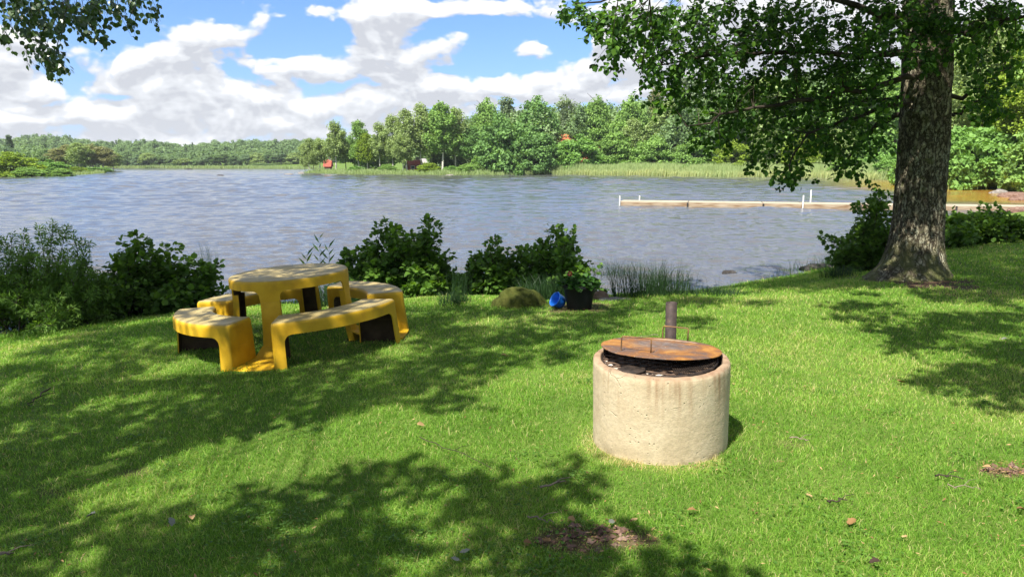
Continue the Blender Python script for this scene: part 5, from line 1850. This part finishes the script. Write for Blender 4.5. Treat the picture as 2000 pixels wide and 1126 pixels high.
def canopy(h_lo, h_hi, sel, trunk_xy, label, seed, nm, extra=()):
    pts = []
    for cx, cy, rx, ry, k in sel:
        c = ground_many([cx, cx + rx, cx], [cy, cy, cy - ry])
        area = math.pi * np.linalg.norm(c[1] - c[0]) * np.linalg.norm(c[2] - c[0])
        n = int(area * 12.5 * k) + 2
        a = gc.random(n) * 6.28; q = np.sqrt(gc.random(n))
        G = ground_many(cx + rx * q * np.cos(a), cy + ry * q * np.sin(a))
        hgt = gc.uniform(h_lo, h_hi, n)
        pts.append(G + np.stack([-.37 * hgt, -.54 * hgt, hgt], 1))
    for x, y, z, rx, ry, n in extra:
        a = gc.random(n) * 6.28; q = np.sqrt(gc.random(n)); hgt = gc.uniform(h_lo, h_hi, n)
        pts.append(np.stack([x + rx * q * np.cos(a) - .37 * hgt, y + ry * q * np.sin(a) - .54 * hgt, z + hgt], 1))
    C = np.concatenate(pts)
    ok = C[:, 2] > EYE[2] + np.maximum(C[:, 1], 0) * .24 + np.abs(C[:, 0]) * .05 + .35
    C = C[ok]
    tb = np.array([trunk_xy[0], trunk_xy[1], gz1(*trunk_xy)])
    root = thing(nm, tb, label, 'tree', None)
    g = np.random.default_rng(seed)
    per = 26
    u = unit(len(C) * per, g)
    P = np.repeat(C, per, 0) + u * (.28 * g.random(len(u)) ** .5)[:, None] * np.array([1, 1, .7])
    D = unit(len(P), g); D[:, 2] -= .4
    N = unit(len(P), g) * .6 + np.array([0, 0, .8])
    link('crown', leaf_mesh('crown', P - tb, D, N, .085 + .04 * g.random(len(P)), ALDER_LEAF, g.random(len(P))), M['leaf_canopy'], root)
    z = np.linspace(-.3, h_hi + .8, 8)
    lines = [(np.stack([.15 * np.sin(z), .1 * np.cos(z * .7), z], 1), .30, .08)]
    step = max(1, len(C) // 60)
    for c in C[::step]:
        q = c - tb
        b = np.array([0, 0, max(2.6, q[2] - 2.5)])
        s = np.linspace(0, 1, 6)[:, None]
        pts_ = b * (1 - s) + q * s + np.array([0, 0, .5]) * np.sin(s * math.pi)
        lines.append((pts_, .02, .005))
    link('trunk', tubes_mesh('trunk', lines, 7), M['bark_dark'], root)
    return root


leftS = [s for s in SHADE if s[0] < 1250 and s[1] >= 780]
midS = [s for s in SHADE if s[0] < 1480 and s[1] < 780]
rightS = [(a, b, c, d, e * 1.35) for a, b, c, d, e in SHADE if a >= 1480 and b >= 578]
farS = [(a, b, c, d, e * 1.2) for a, b, c, d, e in SHADE if a >= 1480 and b < 578] + [(1580, 540, 110, 14, 1), (1660, 520, 70, 12, 1), (1940, 480, 90, 14, 1), (1990, 550, 80, 26, 1), (1860, 540, 90, 18, .9)]
canopy(4.8, 6.2, leftS, (-2.2, -3.6), 'leafy tree behind the viewer that shades the near lawn', 1, 'broadleaf_tree')
canopy(6.5, 9.0, midS, (-5.5, -.5), 'tall leafy tree left of the viewer that dapples the picnic table', 2, 'broadleaf_tree',
       [(-6.5, 11.0, .3, 2.2, 1.0, 300), (-5.2, 12.0, .3, 1.5, .9, 160), (-1.9, 12.4, .4, 1.4, .8, 170), (.2, 12.4, .3, 1.6, .7, 150), (-2.2, 7.4, .55, .8, .8, 24), (2.2, 12.6, 0, .8, .5, 40), (1.1, 9.6, .2, .5, .4, 22)])
canopy(5.0, 6.5, rightS, (6.8, -1.5), 'leafy tree right of the viewer that shades the right of the lawn', 3, 'broadleaf_tree', [])
canopy(7.5, 9.5, farS, (10.5, 1.5), 'tall leafy tree outside the right edge that shades the bank by the alder', 4, 'broadleaf_tree', [(7.5, 13.8, .4, 2.2, .8, 120), (13.5, 17, .3, 3.5, 1.2, 160)])

# branch of the left tree that hangs into the top left corner
gl = np.random.default_rng(44)
corner = thing('overhanging_branch', at_y(60, -60, 6.0), 'small leaved branch hanging into the top left corner of the view', 'branch')
CP_ = np.array(corner.location)
sp = []
tw = []
main = [at_y(-160, -120, 6.1), at_y(0, -60, 6.0), at_y(150, -40, 5.95), at_y(290, 0, 5.9)]
tw.append((np.array(main) - CP_, .014, .004))
for cx, cy, rx, ry, n in ((15, 10, 45, 22, 22), (80, 22, 50, 26, 36), (150, 22, 50, 22, 30), (200, 10, 40, 16, 16), (10, 60, 16, 20, 5), (14, 85, 8, 10, 2), (60, 60, 30, 24, 12), (110, 60, 26, 20, 9), (85, 105, 38, 16, 15), (105, 125, 32, 12, 9), (100, 143, 12, 8, 3),
                          (170, 55, 36, 12, 9), (200, 70, 14, 8, 3), (250, 14, 26, 14, 10), (295, 22, 14, 16, 5), (248, 45, 16, 12, 4), (300, 42, 5, 8, 1)):
    for _ in range(n):
        a = gl.random() * 6.28; q = math.sqrt(gl.random())
        p = at_y(cx + rx * q * math.cos(a), cy + ry * q * math.sin(a), gl.uniform(5.7, 6.4)) - CP_
        d = np.array([.35, 0, -1.0]) + gl.normal(size=3) * .35; d /= np.linalg.norm(d)
        L = .12 + .10 * gl.random()
        pts = p + d * np.linspace(-L / 2, L / 2, 4)[:, None]
        sp.append((pts, 0)); tw.append((pts, .0015, .0008))
    c = at_y(cx, cy, 6.0) - CP_
    b = np.array(main)[np.argmin(((np.array(main) - CP_ - c) ** 2).sum(1))] - CP_
    s = np.linspace(0, 1, 6)[:, None]
    tw.append((b * (1 - s) + c * s + np.array([0, 0, .05]) * np.sin(s * math.pi), .004, .0015))
P, D, N, S = spray(sp, 42, .043, gl, .9, .035)
link('foliage', leaf_mesh('foliage', P, D, N + unit(len(P), gl) * .5, S, ALDER_LEAF), M['leaf_corner'], corner)
link('stem', tubes_mesh('stem', tw, 4), M['bark_twig'], corner)

# ------------------------------------------------------------------ lawn grass
def lawn():
    g = np.random.default_rng(90)
    n = 1040000
    r = 1.6 * (23 / 1.6) ** g.random(n)
    a = R(43) * (2 * g.random(n) - 1)
    wide = g.random(n) < .13
    a = np.where(wide, np.sign(a) * R(43) + a * 26 / 43, a)
    x, y = r * np.sin(a), r * np.cos(a)
    sd = lake_sd(x, y)
    bare = bareness(x, y)
    inpit = np.hypot(x - FX, y - FY) < .395
    patch = fbm(x * 3.0, y * 3.0, 71)
    ux, uy = x - PTX, y - PTY
    lx = ux * math.cos(R(3)) - uy * math.sin(R(3)); ly = ux * math.sin(R(3)) + uy * math.cos(R(3))
    lr = np.hypot(lx, ly)
    onplate = (lr > .52) & (lr < 1.16) & (np.minimum(abs(lx), abs(ly)) < np.maximum(lr * .17, .10))
    keep = (sd > -1.3) & (g.random(n) > bare * .93) & ~inpit & ~onplate & (g.random(n) < .45 + 1.0 * patch)
    x, y, r, sd, bare, patch = x[keep], y[keep], r[keep], sd[keep], bare[keep], patch[keep]
    n = len(x)
    z = gz(x, y)
    bank = z > WATER - .01
    x, y, r, sd, bare, patch, z = x[bank], y[bank], r[bank], sd[bank], bare[bank], patch[bank], z[bank]
    n = len(x)
    big = fbm(x * .9, y * .9, 72)
    edge = smooth((1.6 - sd) / 1.4)
    h = (.016 + .020 * g.random(n)) * (.7 + .6 * patch) * (1 + .035 * r) * (1 + 1.3 * edge) * (1 - .45 * bare)
    long_ = g.random(n) < .025
    h = np.where(long_, h * 1.7, h)
    wid = np.maximum(.0013, .00034 * r) * (.8 + .5 * g.random(n))
    dirn = g.random(n) * 6.28 + fbm(x * 1.5, y * 1.5, 73) * 4
    ln = (.35 + .85 * g.random(n)) * h
    lean = np.stack([np.cos(dirn) * ln, np.sin(dirn) * ln, 0 * x], 1)
    pit = np.exp(-((np.hypot(x - FX, y - FY) - .39) / .13) ** 2) * (1.0 - .55 * smooth((y - FY + .1) / .4)) * (x < FX + .28)
    tint = .34 + .34 * g.normal(size=n) * .6 + .8 * (big - .5) + .3 * (patch - .5) + .25 * bare + 1.1 * pit * (fbm(x * 9, y * 9, 75) + .3) - .12 * edge
    straw = g.random(n) < .05 + .07 * smooth((big - .5) / .2)
    tint = np.where(straw, .8 + .2 * g.random(n), np.clip(tint, 0, .97))
    blades('lawn_grass', np.stack([x, y, z - .004], 1), h, wid, lean, M['grass'], np.clip(tint, 0, 1), 'short green lawn grass sloping down to the lake', 'grass')
    # crumbs of straw, bark and dead leaf among the grass
    m = 5200
    r = 1.9 * (12 / 1.9) ** g.random(m); a = R(42) * (2 * g.random(m) - 1)
    x, y = r * np.sin(a), r * np.cos(a)
    # more of it on the bare patches
    xs, ys = [x], [y]
    for cx, cy, rx, ry, k in bare_w[:5]:
        q = np.sqrt(g.random(260)) * 1.1; t = g.random(260) * 6.28
        xs.append(cx + rx * q * np.cos(t)); ys.append(cy + ry * q * np.sin(t))
    x = np.concatenate(xs); y = np.concatenate(ys); m = len(x)
    ok = (lake_sd(x, y) > .3) & (np.hypot(x - FX, y - FY) > .41)
    x, y = x[ok], y[ok]; m = len(x)
    P = np.stack([x, y, gz(x, y) + .012 + .02 * g.random(m)], 1)
    D = unit(m, g) * np.array([1, 1, .25]); N = unit(m, g) * .5 + np.array([0, 0, 1])
    S = .008 + .022 * g.random(m) ** 3
    o = link('ground_litter', leaf_mesh('ground_litter', P, D, N, S, NARROW_LEAF, g.random(m)), M['dry_leaf'])
    tag(o, 'crumbs of straw and dead leaf scattered over the lawn', 'litter', kind='stuff')
    q = g.random(420); t = g.random(420) * 6.28
    cx, cy, rx, ry, k = bare_w[0]
    P = []
    mesh_v, mesh_f = [], []
    for (cx, cy, rx, ry, k), cnt in ((bare_w[0], 80), (bare_w[1], 40), (bare_w[2], 14)):
        for _ in range(cnt):
            qq = math.sqrt(g.random()); tt = g.random() * 6.28
            P.append((cx + rx * .8 * qq * math.cos(tt), cy + ry * .8 * qq * math.sin(tt)))
    ico = np.array([(0, 0, 1), (1, 0, 0), (0, 1, 0), (-1, 0, 0), (0, -1, 0), (0, 0, -1)], float)
    fc = [(0, 1, 2), (0, 2, 3), (0, 3, 4), (0, 4, 1), (5, 2, 1), (5, 3, 2), (5, 4, 3), (5, 1, 4)]
    for i, (px_, py_) in enumerate(P):
        s = .006 + .016 * g.random() ** 2
        v = (ico + g.normal(size=ico.shape) * .25) * s * np.array([1.2, 1, .7]) + np.array([px_, py_, gz1(px_, py_) + s * .3])
        mesh_v.append(v); mesh_f += [[6 * i + k_ for k_ in f] for f in fc]
    me = mesh_np('gravel', np.concatenate(mesh_v), np.array(mesh_f).ravel(), np.full(len(mesh_f), 3))
    tag(link('gravel', me, M['stone_red']), 'small reddish pebbles on the bare patches of the lawn', 'gravel', kind='stuff')


lawn()


def bank_growth():
    g = np.random.default_rng(123)
    n = 110000
    r = 8 + 16 * g.random(n); a = R(43) * (2 * g.random(n) - 1)
    x, y = r * np.sin(a), r * np.cos(a)
    sd = lake_sd(x, y)
    pt_ = fbm(x * .8, y * .8, 130)
    z = gz(x, y)
    keep = (sd > -.5) & (sd < .25 + 1.1 * pt_) & (z > WATER - .12) & (g.random(n) < smooth((pt_ - .28) / .3)) & ~((x > 2.6) & (x < 5.6) & (g.random(n) < .8))
    x, y, z, pt_ = x[keep], y[keep], z[keep], pt_[keep]
    n = len(x)
    h = (.08 + .42 * g.random(n) ** 2.5) * (.5 + pt_)
    ln = np.stack([g.normal(size=n) * .35 * h, g.normal(size=n) * .35 * h, 0 * x], 1)
    blades('bank_grass', np.stack([x, y, z - .01], 1), h, np.full(n, .003), ln, M['rush'], .3 + .7 * g.random(n), 'rough taller grass growing along the edge of the bank', 'grass')
    m = 90
    r = 2.2 * (8 / 2.2) ** g.random(m); a = R(40) * (2 * g.random(m) - 1)
    cx, cy = r * np.sin(a), r * np.cos(a)
    k = 70
    x = np.repeat(cx, k) + g.normal(size=m * k) * np.repeat(.05 + .09 * g.random(m), k)
    y = np.repeat(cy, k) + g.normal(size=m * k) * np.repeat(.05 + .09 * g.random(m), k)
    ok = np.hypot(x - FX, y - FY) > .42
    x, y = x[ok], y[ok]
    P = np.stack([x, y, gz(x, y) + .012 + .02 * g.random(len(x))], 1)
    D = unit(len(x), g) * np.array([1, 1, .15]); N = unit(len(x), g) * .3 + np.array([0, 0, 1])
    o = link('clover', leaf_mesh('clover', P, D, N, .010 + .010 * g.random(len(x)), ALDER_LEAF, g.random(len(x))), M['clover'])
    tag(o, 'small clover leaves mixed into the lawn grass', 'clover', kind='stuff')


bank_growth()


# ------------------------------------------------------------------ single fallen leaves and twigs
def fallen_leaf(px, py, size, mat, label, seed):
    g = np.random.default_rng(seed)
    p = on_ground(px, py)
    n = 11
    s = np.linspace(0, 1, n); wv = np.sin(s * math.pi) ** .8 * (.34 + .06 * np.sin(s * 19 + g.random() * 6)); curl = g.uniform(.1, .3)
    rows = []
    for u in (-1, -.5, 0, .5, 1):
        rows.append(np.stack([wv * u, s - .5, curl * (np.abs(u) ** 1.5) * wv * 2 + .15 * np.sin(s * 3 + seed)], 1))
    me = grid_mesh('fallen_leaf', np.array(rows) * size * .62, True, False, {'tint': np.repeat(g.random(), 5 * n)})
    o = link('fallen_leaf', me, M[mat])
    o.location = (p[0], p[1], gz1(p[0], p[1]) + .032)
    o.rotation_euler = (g.normal() * .2, g.normal() * .2, g.random() * 6.28)
    tag(o, label, 'leaf', 'fallen leaves on the lawn')


for i, (px, py, s, mt, lab) in enumerate((
        (1662, 1031, .085, 'dry_leaf', 'curled tan leaf on the sunlit grass right of the fire pit front'), (1350, 1008, .07, 'dry_leaf', 'pale orange leaf on the grass below the fire pit'),
        (1708, 1112, .075, 'dark_leaf', 'dark curled leaf near the bottom edge, right of centre'), (1925, 922, .07, 'dry_leaf', 'light yellow leaf beside the bare patch at the right'),
        (1760, 752, .12, 'dry_leaf', 'broad brown leaf on sunlit grass left of the right hand shade'), (1068, 1066, .075, 'dry_leaf', 'tan leaf at the left rim of the bare dirt patch'),
        (1194, 1030, .06, 'grey_leaf', 'pale leaf standing up on the bare dirt patch'), (1116, 1026, .065, 'dry_leaf', 'brown leaf at the back of the bare dirt patch'),
        (376, 1022, .075, 'dry_leaf', 'orange leaf in the front shade left of centre'), (335, 1030, .085, 'grey_leaf', 'grey green withered leaf in the front shade'),
        (178, 1016, .09, 'grey_leaf', 'pale grey leaf at the edge of the front shade on the left'), (908, 1088, .08, 'grey_leaf', 'grey leaf near the bottom edge, centre of the shade'),
        (890, 1104, .06, 'grey_leaf', 'small whitish leaf near the bottom edge below the grey leaf'), (822, 838, .09, 'dry_leaf', 'brown upright leaf at the sunny edge of the middle shade'),
        (985, 702, .10, 'dry_leaf', 'pale brown leaf in dappled light right of the picnic table'), (1030, 1072, .06, 'dry_leaf', 'yellow leaf left of the bare dirt patch'),
        (1580, 978, .06, 'dry_leaf', 'small yellow leaf in the sunny grass right of the pit'), (1238, 1025, .06, 'dry_leaf', 'orange brown leaf right of the bare dirt patch'),
        (1765, 1060, .05, 'dry_leaf', 'small pale leaf near the lower right'), (1889, 1061, .05, 'dry_leaf', 'reddish brown leaf at the lower right'), (1994, 1008, .07, 'dry_leaf', 'tan leaf cut by the right edge'),
        (1752, 945, .06, 'dry_leaf', 'brown leaf on the sunlit grass right of the middle'), (1960, 668, .08, 'grey_leaf', 'pale leaf lying in the shade at the right'))):
    fallen_leaf(px, py, s, mt, lab, 300 + i)


def twig(px0, py0, px1, py1, r, mat, label, seed):
    g = np.random.default_rng(seed)
    a, b = on_ground(px0, py0), on_ground(px1, py1)
    s = np.linspace(0, 1, 9)[:, None]
    p = a * (1 - s) + b * s + g.normal(size=(9, 3)) * np.array([.012, .012, .003])
    p[:, 2] = gz(p[:, 0], p[:, 1]) + .035
    o = link('fallen_twig', tubes_mesh('fallen_twig', [(p - a, r, r * .5), (np.stack([p[4] - a, p[4] - a + np.array([.04, .03, .012]), p[4] - a + np.array([.09, .05, .01])]), r * .5, r * .3)], 6), M[mat])
    o.location = tuple(a)
    tag(o, label, 'twig', 'twigs on the lawn')


for i, t in enumerate(((1058, 959, 1108, 951, .006, 'twig_grey', 'pale twig on the grass left of the fire pit front'), (1035, 1021, 1076, 1033, .004, 'twig_grey', 'thin grey twig above the bare dirt patch'),
                       (820, 862, 960, 925, .003, 'bark_twig', 'long thin dark twig across the sunny strip'), (96, 766, 48, 802, .007, 'bark_twig', 'dark twig sticking up in the grass at the left'),
                       (1822, 940, 1870, 943, .005, 'bark_twig', 'dark twig on the sunlit lawn at the right'), (1855, 962, 1912, 966, .003, 'twig_grey', 'thin twig below the dark twig at the right'),
                       (1540, 862, 1580, 871, .004, 'twig_grey', 'pale twig on the dry spot right of the fire pit'), (1618, 994, 1645, 983, .005, 'bark_twig', 'short brown twig in the sun, lower right'),
                       (1285, 660, 1245, 664, .003, 'twig_grey', 'thin stalk on the grass left of the steel post'), (0, 1093, 22, 1096, .006, 'twig_grey', 'grey twig at the bottom left corner'))):
    twig(*t[:6], t[6], 400 + i)

# ------------------------------------------------------------------ summer haze over the lake
hz = box('haze', (-2700, -2700, -5), (2700, 2700, 60), None)
hm = bpy.data.materials.new('haze')
hm.use_nodes = True
t_ = NT(hm.node_tree)
pv = t_.node('ShaderNodeVolumePrincipled')
pv.inputs['Color'].default_value = (.86, .91, 1, 1)
pv.inputs['Density'].default_value = 0.00014
pv.inputs['Anisotropy'].default_value = 0.2
om = t_.node('ShaderNodeOutputMaterial')
t_.put(om.inputs['Volume'], pv.outputs[0])
hz.data.materials.clear()
hz.data.materials.append(hm)
tag(hz, kind='stuff')
